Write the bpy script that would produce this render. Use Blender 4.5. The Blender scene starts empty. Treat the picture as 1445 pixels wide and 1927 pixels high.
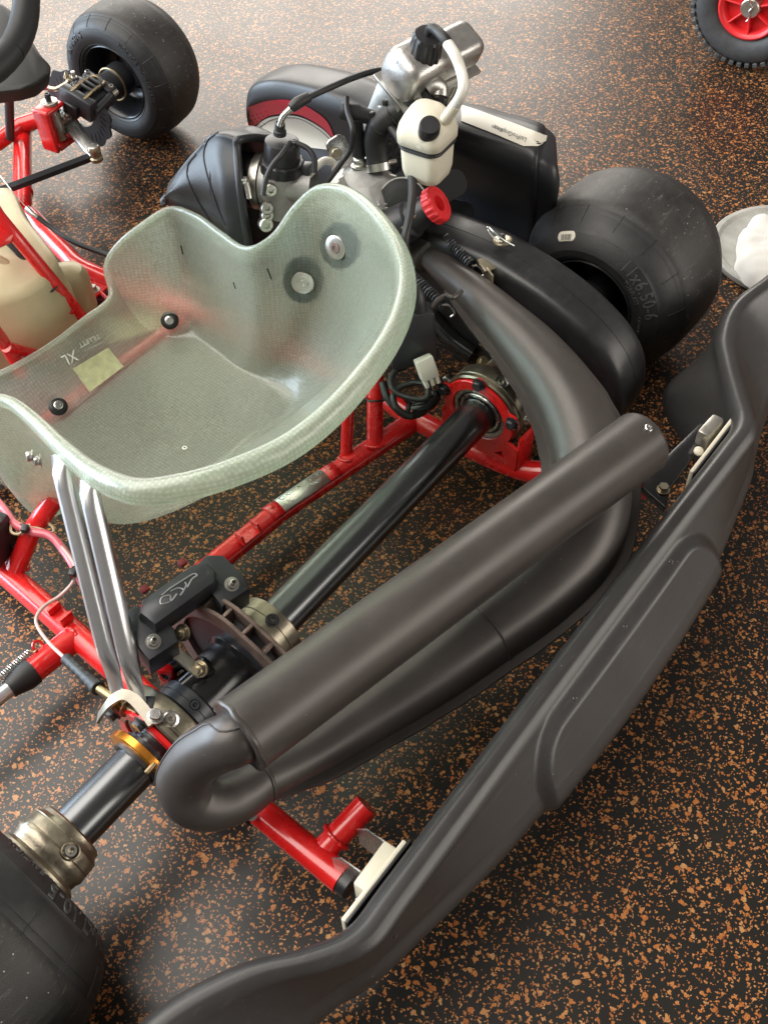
import bpy, bmesh, math, random
from mathutils import Vector as V, Matrix as M
from mathutils.bvhtree import BVHTree
random.seed(7)
PI = math.pi
sc = bpy.context.scene
C = sc.collection

# ------------------------------------------------------------------ camera
FPX, PW, PH = 2004.25, 1445.0, 1927.0
CAMLOC = V((-0.585, -0.534, 1.166))
CAMEUL = (0.678, 0.033, -0.912)
import numpy as _np
cam = bpy.data.cameras.new('camera')
cam.sensor_fit = 'VERTICAL'; cam.sensor_height = 36.0
cam.lens = FPX / PH * 36.0
cam.clip_start = 0.02; cam.clip_end = 200
cam_o = bpy.data.objects.new('camera', cam); C.objects.link(cam_o)
cam_o.location = CAMLOC; cam_o.rotation_euler = CAMEUL
sc.camera = cam_o

# ------------------------------------------------------------------ world, lamps, exposure
w = bpy.data.worlds.new('World'); sc.world = w; w.use_nodes = True
bg = w.node_tree.nodes['Background']
bg.inputs[0].default_value = (1.0, 0.93, 0.86, 1); bg.inputs[1].default_value = 0.15
sc.view_settings.view_transform = 'Standard'; sc.view_settings.look = 'None'
sc.view_settings.exposure = 0.28; sc.view_settings.gamma = 1.0

def area(name, loc, target, sx, sy, power, col, spread=180):
    l = bpy.data.lights.new(name, 'AREA'); l.shape = 'RECTANGLE'; l.size = sx; l.size_y = sy
    l.energy = power; l.color = col; l.spread = math.radians(spread)
    o = bpy.data.objects.new(name, l); C.objects.link(o)
    o.location = loc
    o.rotation_euler = (V(target) - V(loc)).to_track_quat('-Z', 'Y').to_euler()
    return o
area('window_light', (4.6, 5.4, 2.5), (0.5, 0.5, 0.2), 6.0, 3.0, 340, (1.0, 0.95, 0.87))
area('front_window_light', (-2.4, 5.9, 1.6), (0.0, 0.4, 0.2), 5.6, 2.8, 620, (0.70, 0.85, 1.0))
area('ceiling_light', (-1.2, 1.9, 3.5), (0.1, 0.3, 0), 4.6, 3.6, 265, (1.0, 0.94, 0.86))
area('rear_fill_light', (1.6, -4.2, 1.7), (0.1, 0.0, 0.1), 5.0, 1.8, 120, (1.0, 0.93, 0.84))  # added fill lamp, no real window: brightens the bumper's rear face

# ------------------------------------------------------------------ pixel -> point on a real plane
RM = cam_o.rotation_euler.to_matrix()
def U(u, v, ax, val):
    d = RM @ V(((u - PW / 2) / FPX, -(v - PH / 2) / FPX, -1.0))
    t = (val - CAMLOC[ax]) / d[ax]
    return CAMLOC + d * t
def P(u, v, z): return U(u, v, 2, z)
def PX(u, v, x): return U(u, v, 0, x)
def PY(u, v, y): return U(u, v, 1, y)
def ray(u, v):
    d = RM @ V(((u - PW / 2) / FPX, -(v - PH / 2) / FPX, -1.0))
    return d.normalized()

# ------------------------------------------------------------------ materials
MAT = {}
def nd(nt, t, **kw):
    n = nt.nodes.new(t)
    for k, v in kw.items():
        if k.startswith('i_'):
            n.inputs[k[2:].replace('_', ' ')].default_value = v
        else: setattr(n, k, v)
    return n
def mat(name, col, rough=.4, metal=0, coat=0, spec=.5, bump=0, bscale=200, var=0, vscale=25, dust=0, trans=0, sss=0, rvar=0, aniso=None, dscale=900, dthr=.1, scuff=0):
    m = bpy.data.materials.new(name); m.use_nodes = True
    nt = m.node_tree; L = nt.links.new
    b = nt.nodes['Principled BSDF']
    b.inputs['Base Color'].default_value = (*col, 1); b.inputs['Roughness'].default_value = rough
    b.inputs['Metallic'].default_value = metal; b.inputs['Coat Weight'].default_value = coat
    b.inputs['Coat Roughness'].default_value = .08
    b.inputs['Specular IOR Level'].default_value = spec
    if trans: b.inputs['Transmission Weight'].default_value = trans
    if sss:
        b.inputs['Subsurface Weight'].default_value = sss; b.inputs['Subsurface Radius'].default_value = (.02, .018, .012)
        b.inputs['Subsurface Scale'].default_value = .3
    tc = nd(nt, 'ShaderNodeTexCoord')
    src = tc.outputs['Object']
    colsock = None
    if var or rvar:
        n = nd(nt, 'ShaderNodeTexNoise', i_Scale=vscale, i_Detail=6.0, i_Roughness=.65); L(src, n.inputs['Vector'])
        if var:
            r = nd(nt, 'ShaderNodeMix', data_type='RGBA')
            r.inputs[6].default_value = (*[c * (1 - var) for c in col], 1); r.inputs[7].default_value = (*[min(1, c * (1 + var)) for c in col], 1)
            mr = nd(nt, 'ShaderNodeMapRange'); mr.inputs[1].default_value = .3; mr.inputs[2].default_value = .7
            L(n.outputs['Fac'], mr.inputs[0]); L(mr.outputs[0], r.inputs[0]); colsock = r.outputs[2]
        if rvar:
            mr2 = nd(nt, 'ShaderNodeMapRange'); mr2.inputs[1].default_value = .3; mr2.inputs[2].default_value = .7
            mr2.inputs[3].default_value = max(.02, rough - rvar); mr2.inputs[4].default_value = min(1, rough + rvar)
            L(n.outputs['Fac'], mr2.inputs[0]); L(mr2.outputs[0], b.inputs['Roughness'])
    if dust:
        vo = nd(nt, 'ShaderNodeTexVoronoi', i_Scale=dscale); L(src, vo.inputs['Vector'])
        cr = nd(nt, 'ShaderNodeMath', operation='LESS_THAN'); cr.inputs[1].default_value = .32; L(vo.outputs['Distance'], cr.inputs[0])
        sep = nd(nt, 'ShaderNodeSeparateColor'); L(vo.outputs['Color'], sep.inputs[0])
        c2 = nd(nt, 'ShaderNodeMath', operation='LESS_THAN'); c2.inputs[1].default_value = dthr; L(sep.outputs[0], c2.inputs[0])
        mu = nd(nt, 'ShaderNodeMath', operation='MULTIPLY'); L(cr.outputs[0], mu.inputs[0]); L(c2.outputs[0], mu.inputs[1])
        mu2 = nd(nt, 'ShaderNodeMath', operation='MULTIPLY'); L(mu.outputs[0], mu2.inputs[0]); mu2.inputs[1].default_value = dust
        mx = nd(nt, 'ShaderNodeMix', data_type='RGBA'); mx.inputs[6].default_value = (*col, 1)
        mx.inputs[7].default_value = (.62, .6, .56, 1)
        if colsock: L(colsock, mx.inputs[6])
        L(mu2.outputs[0], mx.inputs[0]); colsock = mx.outputs[2]
    if scuff:
        mp = nd(nt, 'ShaderNodeMapping'); mp.inputs['Scale'].default_value = (9, 60, 60); mp.inputs['Rotation'].default_value = (.3, .5, .6); L(src, mp.inputs[0])
        sn = nd(nt, 'ShaderNodeTexNoise', i_Scale=3.0, i_Detail=8.0, i_Roughness=.75); L(mp.outputs[0], sn.inputs['Vector'])
        s1 = nd(nt, 'ShaderNodeMapRange'); s1.inputs[1].default_value = .56; s1.inputs[2].default_value = .80; L(sn.outputs['Fac'], s1.inputs[0])
        s2 = nd(nt, 'ShaderNodeMath', operation='MULTIPLY'); s2.inputs[1].default_value = scuff; L(s1.outputs[0], s2.inputs[0])
        sx = nd(nt, 'ShaderNodeMix', data_type='RGBA'); sx.inputs[6].default_value = (*col, 1); sx.inputs[7].default_value = (.20, .19, .18, 1)
        if colsock: L(colsock, sx.inputs[6])
        L(s2.outputs[0], sx.inputs[0]); colsock = sx.outputs[2]
    if colsock: L(colsock, b.inputs['Base Color'])
    if bump:
        n2 = nd(nt, 'ShaderNodeTexNoise', i_Scale=bscale, i_Detail=4.0); L(src, n2.inputs['Vector'])
        bp = nd(nt, 'ShaderNodeBump', i_Strength=bump, i_Distance=.001); L(n2.outputs['Fac'], bp.inputs['Height']); L(bp.outputs[0], b.inputs['Normal'])
    MAT[name] = m
    return m
mat('red_paint', (.68, .014, .014), .26, coat=.6, spec=.5, bump=.10, bscale=45, rvar=.08, vscale=40, var=.10)
mat('red_plastic', (.70, .025, .03), .38, bump=.05)
mat('dark_red', (.16, .012, .014), .5)
mat('bracket_steel', (.30, .27, .22), .42, .8, var=.15)
mat('chrome', (.78, .79, .80), .30, 1, bump=.03, bscale=30, rvar=.03)
mat('steel', (.55, .54, .52), .28, 1, rvar=.1, vscale=60, bump=.05)
mat('zinc', (.58, .57, .53), .32, 1, rvar=.08, bump=.04)
mat('aluminium', (.44, .43, .41), .36, .85, var=.12, rvar=.1, vscale=50, bump=.25, bscale=350)
mat('cast_aluminium', (.40, .40, .39), .56, .7, var=.18, rvar=.1, vscale=40, bump=.5, bscale=420)
mat('black_plastic', (.018, .018, .020), .36, var=.25, rvar=.07, vscale=30, bump=.10, bscale=500, scuff=0.2)
mat('gloss_black', (.012, .012, .013), .22, rvar=.05, bump=.04)
mat('bumper_plastic', (.034, .033, .033), .34, var=.12, rvar=.05, vscale=9, bump=.12, bscale=700, dust=.22, dscale=420, dthr=.0018, scuff=0.22)
mat('pod_plastic', (.020, .021, .024), .40, var=.1, rvar=.05, vscale=12, bump=.08, bscale=500, scuff=0.1)
mat('black_metal', (.042, .044, .05), .36, .35, rvar=.06, bump=.08)
mat('black_rubber', (.016, .016, .017), .5, bump=.12, bscale=300, rvar=.06)
mat('exhaust_paint', (.064, .056, .052), .38, .30, var=.16, rvar=.06, vscale=11, bump=.14, bscale=900, dust=.22, dscale=420, dthr=.0018, scuff=0.12)
mat('axle_black', (.135, .14, .145), .27, .95)
mat('magnesium', (.29, .255, .195), .36, .9, var=.3, rvar=.1, vscale=45, bump=.2, bscale=260)
mat('silver_grey', (.50, .48, .43), .34, .85, var=.15, rvar=.08, vscale=60, bump=.1)
mat('orange_anodised', (.85, .34, .05), .26, .9, rvar=.06, bump=.05)
mat('brake_iron', (.21, .155, .135), .5, .6, var=.3, vscale=60, bump=.3, bscale=200, rvar=.08)
mat('brass', (.36, .28, .16), .35, .9, var=.2, vscale=80)
mat('gold_steel', (.50, .44, .32), .3, .9)
mat('tyre_letter', (.048, .048, .048), .5, bump=.15, bscale=500)
mat('tyre_rubber', (.016, .016, .017), .52, var=.3, rvar=.08, vscale=35, bump=.25, bscale=500, scuff=0.14)
mat('tread_rubber', (.024, .023, .022), .48, var=.45, rvar=.08, vscale=22, bump=.5, bscale=900, dust=.55, dscale=430, dthr=.012, scuff=0.6)
mat('rim_black', (.022, .023, .026), .25, .3, rvar=.05)
mat('white_plastic', (.66, .62, .50), .38, sss=.4, bump=.05, var=.05)
mat('white_hose', (.66, .65, .60), .3, sss=.4)
mat('tan_plastic', (.50, .43, .27), .42, sss=.2, bump=.06, var=.06)
mat('white_metal', (.66, .62, .50), .4, bump=.08, var=.06)
mat('white_sticker', (.62, .59, .50), .35)
mat('red_sticker', (.55, .02, .05), .3, coat=.4)
mat('white_connector', (.80, .78, .70), .35, sss=.2)
mat('print_black', (.02, .02, .022), .5)
mat('print_white', (.92, .94, .84), .5)
mat('logo_silver', (.28, .28, .29), .35, .5)
mat('wire_pink', (.52, .36, .32), .4)
mat('wire_tan', (.50, .40, .26), .45)
mat('hose_pink', (.62, .12, .16), .3, coat=.4)
mat('metal_plate', (.62, .61, .56), .36, .8, var=.1, bump=.2, bscale=300)
mat('tray_grey', (.36, .36, .33), .5, var=.2, vscale=30, bump=.2)
mat('cloth_white', (.62, .61, .58), .8, bump=.15, bscale=60)
mat('nassau_black', (.012, .012, .013), .55, bump=.15, bscale=600)
mat('pale_label', (.62, .62, .36), .5, var=.18, vscale=70)
mat('fabric_pad', (.02, .035, .035), .6)

def fibre(name, solid):
    m = bpy.data.materials.new(name); m.use_nodes = True
    nt = m.node_tree; L = nt.links.new; b = nt.nodes['Principled BSDF']; out = nt.nodes['Material Output']
    tc = nd(nt, 'ShaderNodeTexCoord')
    no = nd(nt, 'ShaderNodeTexNoise', i_Scale=22.0, i_Detail=3.0); L(tc.outputs['Object'], no.inputs['Vector'])
    add = nd(nt, 'ShaderNodeVectorMath', operation='MULTIPLY_ADD'); L(no.outputs['Color'], add.inputs[0]); add.inputs[1].default_value = (.012, .012, .012); L(tc.outputs['Object'], add.inputs[2])
    hs = []
    for i, dr in enumerate(('X', 'Y', 'Z')):
        wv = nd(nt, 'ShaderNodeTexWave', wave_type='BANDS', bands_direction=dr, i_Scale=66.0, i_Distortion=2.2, i_Detail=2.0)
        wv.inputs['Detail Scale'].default_value = 3.0
        L(add.outputs[0], wv.inputs['Vector']); hs.append(wv.outputs['Fac'])
    ge = nd(nt, 'ShaderNodeNewGeometry'); ab = nd(nt, 'ShaderNodeVectorMath', operation='ABSOLUTE'); L(ge.outputs['True Normal'], ab.inputs[0])
    pw = nd(nt, 'ShaderNodeVectorMath', operation='MULTIPLY'); L(ab.outputs[0], pw.inputs[0]); L(ab.outputs[0], pw.inputs[1])
    sxyz = nd(nt, 'ShaderNodeSeparateXYZ'); L(pw.outputs[0], sxyz.inputs[0])
    acc = None
    for (i, j, k) in ((0, 1, 2), (0, 2, 1), (1, 2, 0)):
        q1 = nd(nt, 'ShaderNodeMath', operation='MULTIPLY'); L(hs[i], q1.inputs[0]); L(hs[j], q1.inputs[1])
        q2 = nd(nt, 'ShaderNodeMath', operation='MULTIPLY'); L(q1.outputs[0], q2.inputs[0]); L(sxyz.outputs[k], q2.inputs[1])
        if acc is None: acc = q2
        else:
            q3 = nd(nt, 'ShaderNodeMath', operation='ADD'); L(acc.outputs[0], q3.inputs[0]); L(q2.outputs[0], q3.inputs[1]); acc = q3
    s2 = nd(nt, 'ShaderNodeMath', operation='MULTIPLY'); L(acc.outputs[0], s2.inputs[0]); s2.inputs[1].default_value = 1.6
    fine = nd(nt, 'ShaderNodeTexNoise', i_Scale=160.0, i_Detail=3.0); L(tc.outputs['Object'], fine.inputs['Vector'])
    s3 = nd(nt, 'ShaderNodeMath', operation='MULTIPLY_ADD'); L(fine.outputs['Fac'], s3.inputs[0]); s3.inputs[1].default_value = 1.9; L(s2.outputs[0], s3.inputs[2])
    bp = nd(nt, 'ShaderNodeBump', i_Strength=.15 if solid < .2 else .08, i_Distance=.0009); L(s3.outputs[0], bp.inputs['Height'])
    bq = nd(nt, 'ShaderNodeBump', i_Strength=.12, i_Distance=.0009); L(s3.outputs[0], bq.inputs['Height'])
    mr = nd(nt, 'ShaderNodeMapRange'); mr.inputs[1].default_value = .6; mr.inputs[2].default_value = 2.4; L(s3.outputs[0], mr.inputs[0])
    cm = nd(nt, 'ShaderNodeMix', data_type='RGBA'); cm.inputs[6].default_value = (.62, .70, .59, 1); cm.inputs[7].default_value = (.87, .92, .82, 1)
    L(mr.outputs[0], cm.inputs[0])
    b.inputs['IOR'].default_value = 1.35; b.inputs['Roughness'].default_value = .44
    b.inputs['Transmission Weight'].default_value = 1.0
    b.inputs['Coat Weight'].default_value = 1.0; b.inputs['Coat Roughness'].default_value = .05
    L(cm.outputs[2], b.inputs['Base Color']); L(bq.outputs[0], b.inputs['Normal']); L(bp.outputs[0], b.inputs['Coat Normal'])
    b2 = nd(nt, 'ShaderNodeBsdfPrincipled'); b2.inputs['Roughness'].default_value = .26; b2.inputs['Coat Weight'].default_value = .6; b2.inputs['Coat Roughness'].default_value = .08
    L(cm.outputs[2], b2.inputs['Base Color']); L(bp.outputs[0], b2.inputs['Normal'])
    tr = nd(nt, 'ShaderNodeBsdfTranslucent'); L(cm.outputs[2], tr.inputs[0]); L(bp.outputs[0], tr.inputs['Normal'])
    mxs = nd(nt, 'ShaderNodeMixShader'); mxs.inputs[0].default_value = .45; L(b2.outputs[0], mxs.inputs[1]); L(tr.outputs[0], mxs.inputs[2])
    tp = nd(nt, 'ShaderNodeBsdfTransparent'); tp.inputs[0].default_value = (.86, .92, .82, 1); mt_ = nd(nt, 'ShaderNodeMixShader'); mt_.inputs[0].default_value = .30; L(b.outputs[0], mt_.inputs[1]); L(tp.outputs[0], mt_.inputs[2])
    mx = nd(nt, 'ShaderNodeMixShader'); L(mt_.outputs[0], mx.inputs[1]); L(mxs.outputs[0], mx.inputs[2])
    # denser yarn lets less light through than the resin between
    dn = nd(nt, 'ShaderNodeMapRange'); dn.inputs[1].default_value = .5; dn.inputs[2].default_value = 2.2; dn.inputs[3].default_value = solid - .12; dn.inputs[4].default_value = min(1, solid + .16)
    L(s3.outputs[0], dn.inputs[0]); L(dn.outputs[0], mx.inputs[0])
    L(mx.outputs[0], out.inputs[0])
    MAT[name] = m
fibre('fibreglass', .17); fibre('fibreglass_rim', .26)

def floor_mat():
    m = bpy.data.materials.new('speckled_rubber'); m.use_nodes = True
    nt = m.node_tree; L = nt.links.new; b = nt.nodes['Principled BSDF']
    tc = nd(nt, 'ShaderNodeTexCoord')
    no = nd(nt, 'ShaderNodeTexNoise', i_Scale=190.0, i_Detail=4.0); L(tc.outputs['Object'], no.inputs['Vector'])
    add = nd(nt, 'ShaderNodeVectorMath', operation='MULTIPLY_ADD'); L(no.outputs['Color'], add.inputs[0]); add.inputs[1].default_value = (.008, .008, .008); L(tc.outputs['Object'], add.inputs[2])
    masks = []; cols = []
    for (s, thr, dist, off) in ((160, .090, .43, 0), (280, .125, .45, 3.3), (490, .16, .45, 7.7)):
        mp = nd(nt, 'ShaderNodeMapping'); mp.inputs['Location'].default_value = (off, off * .7, .001 * off); L(add.outputs[0], mp.inputs[0])
        vo = nd(nt, 'ShaderNodeTexVoronoi', i_Scale=float(s)); vo.voronoi_dimensions = '2D'; vo.distance = 'MANHATTAN' if s == 165 else 'EUCLIDEAN'; L(mp.outputs[0], vo.inputs['Vector'])
        sp = nd(nt, 'ShaderNodeSeparateColor'); L(vo.outputs['Color'], sp.inputs[0])
        a = nd(nt, 'ShaderNodeMath', operation='LESS_THAN'); a.inputs[1].default_value = thr; L(sp.outputs[0], a.inputs[0])
        mm = nd(nt, 'ShaderNodeMath', operation='MULTIPLY_ADD'); mm.inputs[1].default_value = .30; mm.inputs[2].default_value = dist - .15; L(sp.outputs[1], mm.inputs[0])
        d = nd(nt, 'ShaderNodeMath', operation='LESS_THAN'); L(vo.outputs['Distance'], d.inputs[0]); L(mm.outputs[0], d.inputs[1])
        mu = nd(nt, 'ShaderNodeMath', operation='MULTIPLY'); L(a.outputs[0], mu.inputs[0]); L(d.outputs[0], mu.inputs[1])
        masks.append(mu.outputs[0]); cols.append(sp.outputs[2])
    base = (.0135, .0125, .0115, 1)
    n3 = nd(nt, 'ShaderNodeTexNoise', i_Scale=700.0, i_Detail=3.0); L(tc.outputs['Object'], n3.inputs['Vector'])
    cur = nd(nt, 'ShaderNodeMix', data_type='RGBA'); cur.inputs[6].default_value = (.006, .0055, .0048, 1); cur.inputs[7].default_value = (.020, .0180, .0155, 1); L(n3.outputs['Fac'], cur.inputs[0])
    curs = cur.outputs[2]
    for mk, cc in zip(masks, cols):
        rp = nd(nt, 'ShaderNodeValToRGB'); e = rp.color_ramp.elements
        e[0].color = (.40, .122, .030, 1); e[1].color = (.55, .29, .12, 1)
        x = e.new(.5); x.color = (.52, .190, .050, 1)
        L(cc, rp.inputs[0])
        # grain inside a crumb
        g = nd(nt, 'ShaderNodeMix', data_type='RGBA', blend_type='MULTIPLY'); g.inputs[0].default_value = .5; L(rp.outputs[0], g.inputs[6])
        gm = nd(nt, 'ShaderNodeMapRange'); gm.inputs[1].default_value = .3; gm.inputs[2].default_value = .65; L(n3.outputs['Fac'], gm.inputs[0]); L(gm.outputs[0], g.inputs[7])
        mx = nd(nt, 'ShaderNodeMix', data_type='RGBA'); L(mk, mx.inputs[0]); L(curs, mx.inputs[6]); L(g.outputs[2], mx.inputs[7]); curs = mx.outputs[2]
    dn = nd(nt, 'ShaderNodeTexNoise', i_Scale=3.2, i_Detail=7.0, i_Roughness=.7); L(tc.outputs['Object'], dn.inputs['Vector'])
    dm = nd(nt, 'ShaderNodeMapRange'); dm.inputs[1].default_value = .45; dm.inputs[2].default_value = .75; dm.inputs[4].default_value = .16; L(dn.outputs['Fac'], dm.inputs[0])
    dx_ = nd(nt, 'ShaderNodeMix', data_type='RGBA'); dx_.inputs[7].default_value = (.075, .066, .055, 1); L(dm.outputs[0], dx_.inputs[0]); L(curs, dx_.inputs[6]); curs = dx_.outputs[2]
    mp2 = nd(nt, 'ShaderNodeMapping'); mp2.inputs['Scale'].default_value = (1.5, 40, 1); mp2.inputs['Rotation'].default_value = (0, 0, .5); L(tc.outputs['Object'], mp2.inputs[0])
    sn = nd(nt, 'ShaderNodeTexNoise', i_Scale=6.0, i_Detail=5.0, i_Roughness=.8); L(mp2.outputs[0], sn.inputs['Vector'])
    sm_ = nd(nt, 'ShaderNodeMapRange'); sm_.inputs[1].default_value = .68; sm_.inputs[2].default_value = .80; sm_.inputs[4].default_value = .45; L(sn.outputs['Fac'], sm_.inputs[0])
    sx_ = nd(nt, 'ShaderNodeMix', data_type='RGBA'); sx_.inputs[7].default_value = (.085, .078, .068, 1); L(sm_.outputs[0], sx_.inputs[0]); L(curs, sx_.inputs[6]); curs = sx_.outputs[2]
    L(curs, b.inputs['Base Color'])
    rn = nd(nt, 'ShaderNodeTexNoise', i_Scale=6.0, i_Detail=5.0); L(tc.outputs['Object'], rn.inputs['Vector'])
    rr = nd(nt, 'ShaderNodeMapRange'); rr.inputs[3].default_value = .27; rr.inputs[4].default_value = .40; L(rn.outputs['Fac'], rr.inputs[0]); L(rr.outputs[0], b.inputs['Roughness'])
    bp = nd(nt, 'ShaderNodeBump', i_Strength=.04, i_Distance=.001); L(n3.outputs['Fac'], bp.inputs['Height']); L(bp.outputs[0], b.inputs['Normal'])
    b.inputs['Specular IOR Level'].default_value = .46
    MAT['floor'] = m
floor_mat()

# ------------------------------------------------------------------ mesh helpers
def frames(pts):
    n = len(pts); T = []
    for i in range(n):
        a = pts[max(0, i - 1)]; b = pts[min(n - 1, i + 1)]
        d = (b - a)
        T.append(d.normalized() if d.length > 1e-9 else (T[-1] if T else V((0, 0, 1))))
    up = V((0, 0, 1)) if abs(T[0].z) < .9 else V((0, 1, 0))
    N = [(up - T[0] * up.dot(T[0])).normalized()]
    for i in range(1, n):
        q = T[i - 1].rotation_difference(T[i]); v = q @ N[-1]
        N.append((v - T[i] * v.dot(T[i])).normalized())
    return T, N
def cr(pts, n, closed=False):
    """Catmull-Rom through pts (vectors of any size as lists)"""
    pts = [list(p) for p in pts]; m = len(pts); out = []
    segs = m if closed else m - 1
    for i in range(segs):
        g = (lambda k: pts[k % m]) if closed else (lambda k: pts[min(max(k, 0), m - 1)])
        p0, p1, p2, p3 = g(i - 1), g(i), g(i + 1), g(i + 2)
        for k in range(n):
            t = k / n
            out.append([.5 * ((2 * b) + (-a + c) * t + (2 * a - 5 * b + 4 * c - d) * t * t + (-a + 3 * b - 3 * c + d) * t ** 3) for a, b, c, d in zip(p0, p1, p2, p3)])
    if not closed: out.append(pts[-1])
    return out
def tube(bm, pts, r, seg=14, sm=0, caps=True, flat=None):
    """swept tube; r number or list; flat=(k, normal): squash section along normal by k"""
    pts = [V(p) for p in pts]
    rs = [r] * len(pts) if not hasattr(r, '__len__') else list(r)
    if sm:
        q = cr([[*p, a] for p, a in zip(pts, rs)], sm); pts = [V(x[:3]) for x in q]; rs = [x[3] for x in q]
    T, N = frames(pts); rings = []
    for p, t, n, rad in zip(pts, T, N, rs):
        b = t.cross(n); ring = []
        for k in range(seg):
            a = 2 * PI * k / seg; o = n * math.cos(a) * rad + b * math.sin(a) * rad
            if flat:
                fn = V(flat[1]).normalized(); o = o - fn * o.dot(fn) * (1 - flat[0])
            ring.append(bm.verts.new(p + o))
        rings.append(ring)
    for i in range(len(rings) - 1):
        for k in range(seg):
            f = bm.faces.new((rings[i][k], rings[i][(k + 1) % seg], rings[i + 1][(k + 1) % seg], rings[i + 1][k])); f.smooth = True
    if caps:
        for ring in (rings[0][::-1], rings[-1]):
            try: bm.faces.new(ring)
            except ValueError: pass
    return bm
def axes(d):
    d = V(d).normalized()
    up = V((0, 0, 1)) if abs(d.z) < .9 else V((0, 1, 0))
    x = up.cross(d).normalized(); y = d.cross(x)
    return x, y, d
def lathe(bm, o, d, prof, seg=40, closed=False, fn=None):
    """profile [(t along d, radius)] spun round the axis through o"""
    x, y, d = axes(d); o = V(o); rings = []
    for (t, r) in prof:
        if r < 1e-6: rings.append([bm.verts.new(o + d * t)]); continue
        ring = []
        for k in range(seg):
            a = 2 * PI * k / seg; rr = fn(t, r, a) if fn else r
            ring.append(bm.verts.new(o + d * t + x * math.cos(a) * rr + y * math.sin(a) * rr))
        rings.append(ring)
    prs = list(zip(rings[:-1], rings[1:])) + ([(rings[-1], rings[0])] if closed else [])
    for A, B in prs:
        for k in range(seg):
            k2 = (k + 1) % seg
            if len(A) == 1 and len(B) == 1: continue
            if len(A) == 1: f = bm.faces.new((A[0], B[k2], B[k]))
            elif len(B) == 1: f = bm.faces.new((A[k], A[k2], B[0]))
            else: f = bm.faces.new((A[k], A[k2], B[k2], B[k]))
            f.smooth = True
    return bm
def cyl(bm, a, b, r, seg=24, bev=.0008, r2=None):
    a = V(a); b = V(b); h = (b - a).length; r2 = r if r2 is None else r2; bev = min(bev, r * .3, h * .3)
    return lathe(bm, a, b - a, [(0, 0), (0, r - bev), (bev, r), (h - bev, r2), (h, r2 - bev), (h, 0)], seg)
def hexh(bm, a, d, r, h, hole=0.0):
    """hex bolt head with washer flange"""
    x, y, d = axes(d); a = V(a)
    lathe(bm, a, d, [(0, 0), (0, r * 1.25), (h * .18, r * 1.25), (h * .2, r * .9)], 20)
    t = bmesh.new(); vs = [t.verts.new(a + d * h * .15 + (x * math.cos(k * PI / 3) + y * math.sin(k * PI / 3)) * r) for k in range(6)]
    f = t.faces.new(vs); e = bmesh.ops.extrude_face_region(t, geom=[f]); nv = [g for g in e['geom'] if isinstance(g, bmesh.types.BMVert)]
    for v in nv: v.co += d * h * .85
    bmesh.ops.recalc_face_normals(t, faces=t.faces); bmesh.ops.bevel(t, geom=t.edges[:], offset=r * .1, segments=1, affect='EDGES'); join(bm, t)
def sock(bm, a, d, r, h):
    """socket cap screw: round head with a sunk hex"""
    lathe(bm, a, d, [(0, 0), (0, r), (h * .85, r), (h, r * .9), (h, r * .55), (h * .35, r * .5), (h * .35, 0)], 6 * 4, fn=lambda t, rr, an: rr)
def join(bm, t, mtx=None):
    if mtx is not None: bmesh.ops.transform(t, matrix=mtx, verts=t.verts)
    me = bpy.data.meshes.new('tmp'); t.to_mesh(me); t.free(); bm.from_mesh(me); bpy.data.meshes.remove(me)
def frame(o, x, y):
    x = V(x).normalized(); z = x.cross(V(y)).normalized(); y = z.cross(x)
    return M(((x.x, y.x, z.x, o[0]), (x.y, y.y, z.y, o[1]), (x.z, y.z, z.z, o[2]), (0, 0, 0, 1)))
def box(bm, c, s, fr=None, bev=.003, seg=2):
    t = bmesh.new(); bmesh.ops.create_cube(t, size=1)
    bmesh.ops.scale(t, vec=s, verts=t.verts)
    if bev: bmesh.ops.bevel(t, geom=t.edges[:], offset=min(bev, min(s) * .45), segments=seg, profile=.5, affect='EDGES')
    m = (fr if fr is not None else M.Identity(4)); m = M.Translation(V(c)) @ m.to_3x3().to_4x4()
    join(bm, t, m); return bm
def prism(bm, pts, fr, depth, bev=.002, seg=2, holes=()):
    """polygon pts (2D) in the frame's xy, extruded by depth along its z"""
    t = bmesh.new(); vs = [t.verts.new((p[0], p[1], 0)) for p in pts]
    if holes:
        es = [t.edges.new((vs[i], vs[(i + 1) % len(vs)])) for i in range(len(vs))]
        for h in holes:
            hv = [t.verts.new((p[0], p[1], 0)) for p in h]; es += [t.edges.new((hv[i], hv[(i + 1) % len(hv)])) for i in range(len(hv))]
        bmesh.ops.triangle_fill(t, use_beauty=True, use_dissolve=False, edges=es)
        fs = t.faces[:]
    else: fs = [t.faces.new(vs)]
    e = bmesh.ops.extrude_face_region(t, geom=fs)
    for g in e['geom']:
        if isinstance(g, bmesh.types.BMVert): g.co.z += depth
    bmesh.ops.recalc_face_normals(t, faces=t.faces)
    if bev:
        ed = [g for g in t.edges if len(g.link_faces) == 2 and g.calc_face_angle(0) > .6 and abs((g.verts[0].co - g.verts[1].co).z) < 1e-6]
        bmesh.ops.bevel(t, geom=ed, offset=bev, segments=seg, profile=.5, affect='EDGES')
    for f in t.faces: f.smooth = True
    join(bm, t, fr); return bm
def rr(wd, h, r, n=6, cx=0, cy=0):
    out = []
    for (sx, sy, a0) in ((1, 1, 0), (-1, 1, 90), (-1, -1, 180), (1, -1, 270)):
        for k in range(n + 1):
            a = math.radians(a0 + 90 * k / n); out.append((cx + sx * (wd / 2 - r) + r * math.cos(a), cy + sy * (h / 2 - r) + r * math.sin(a)))
    return out
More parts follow.
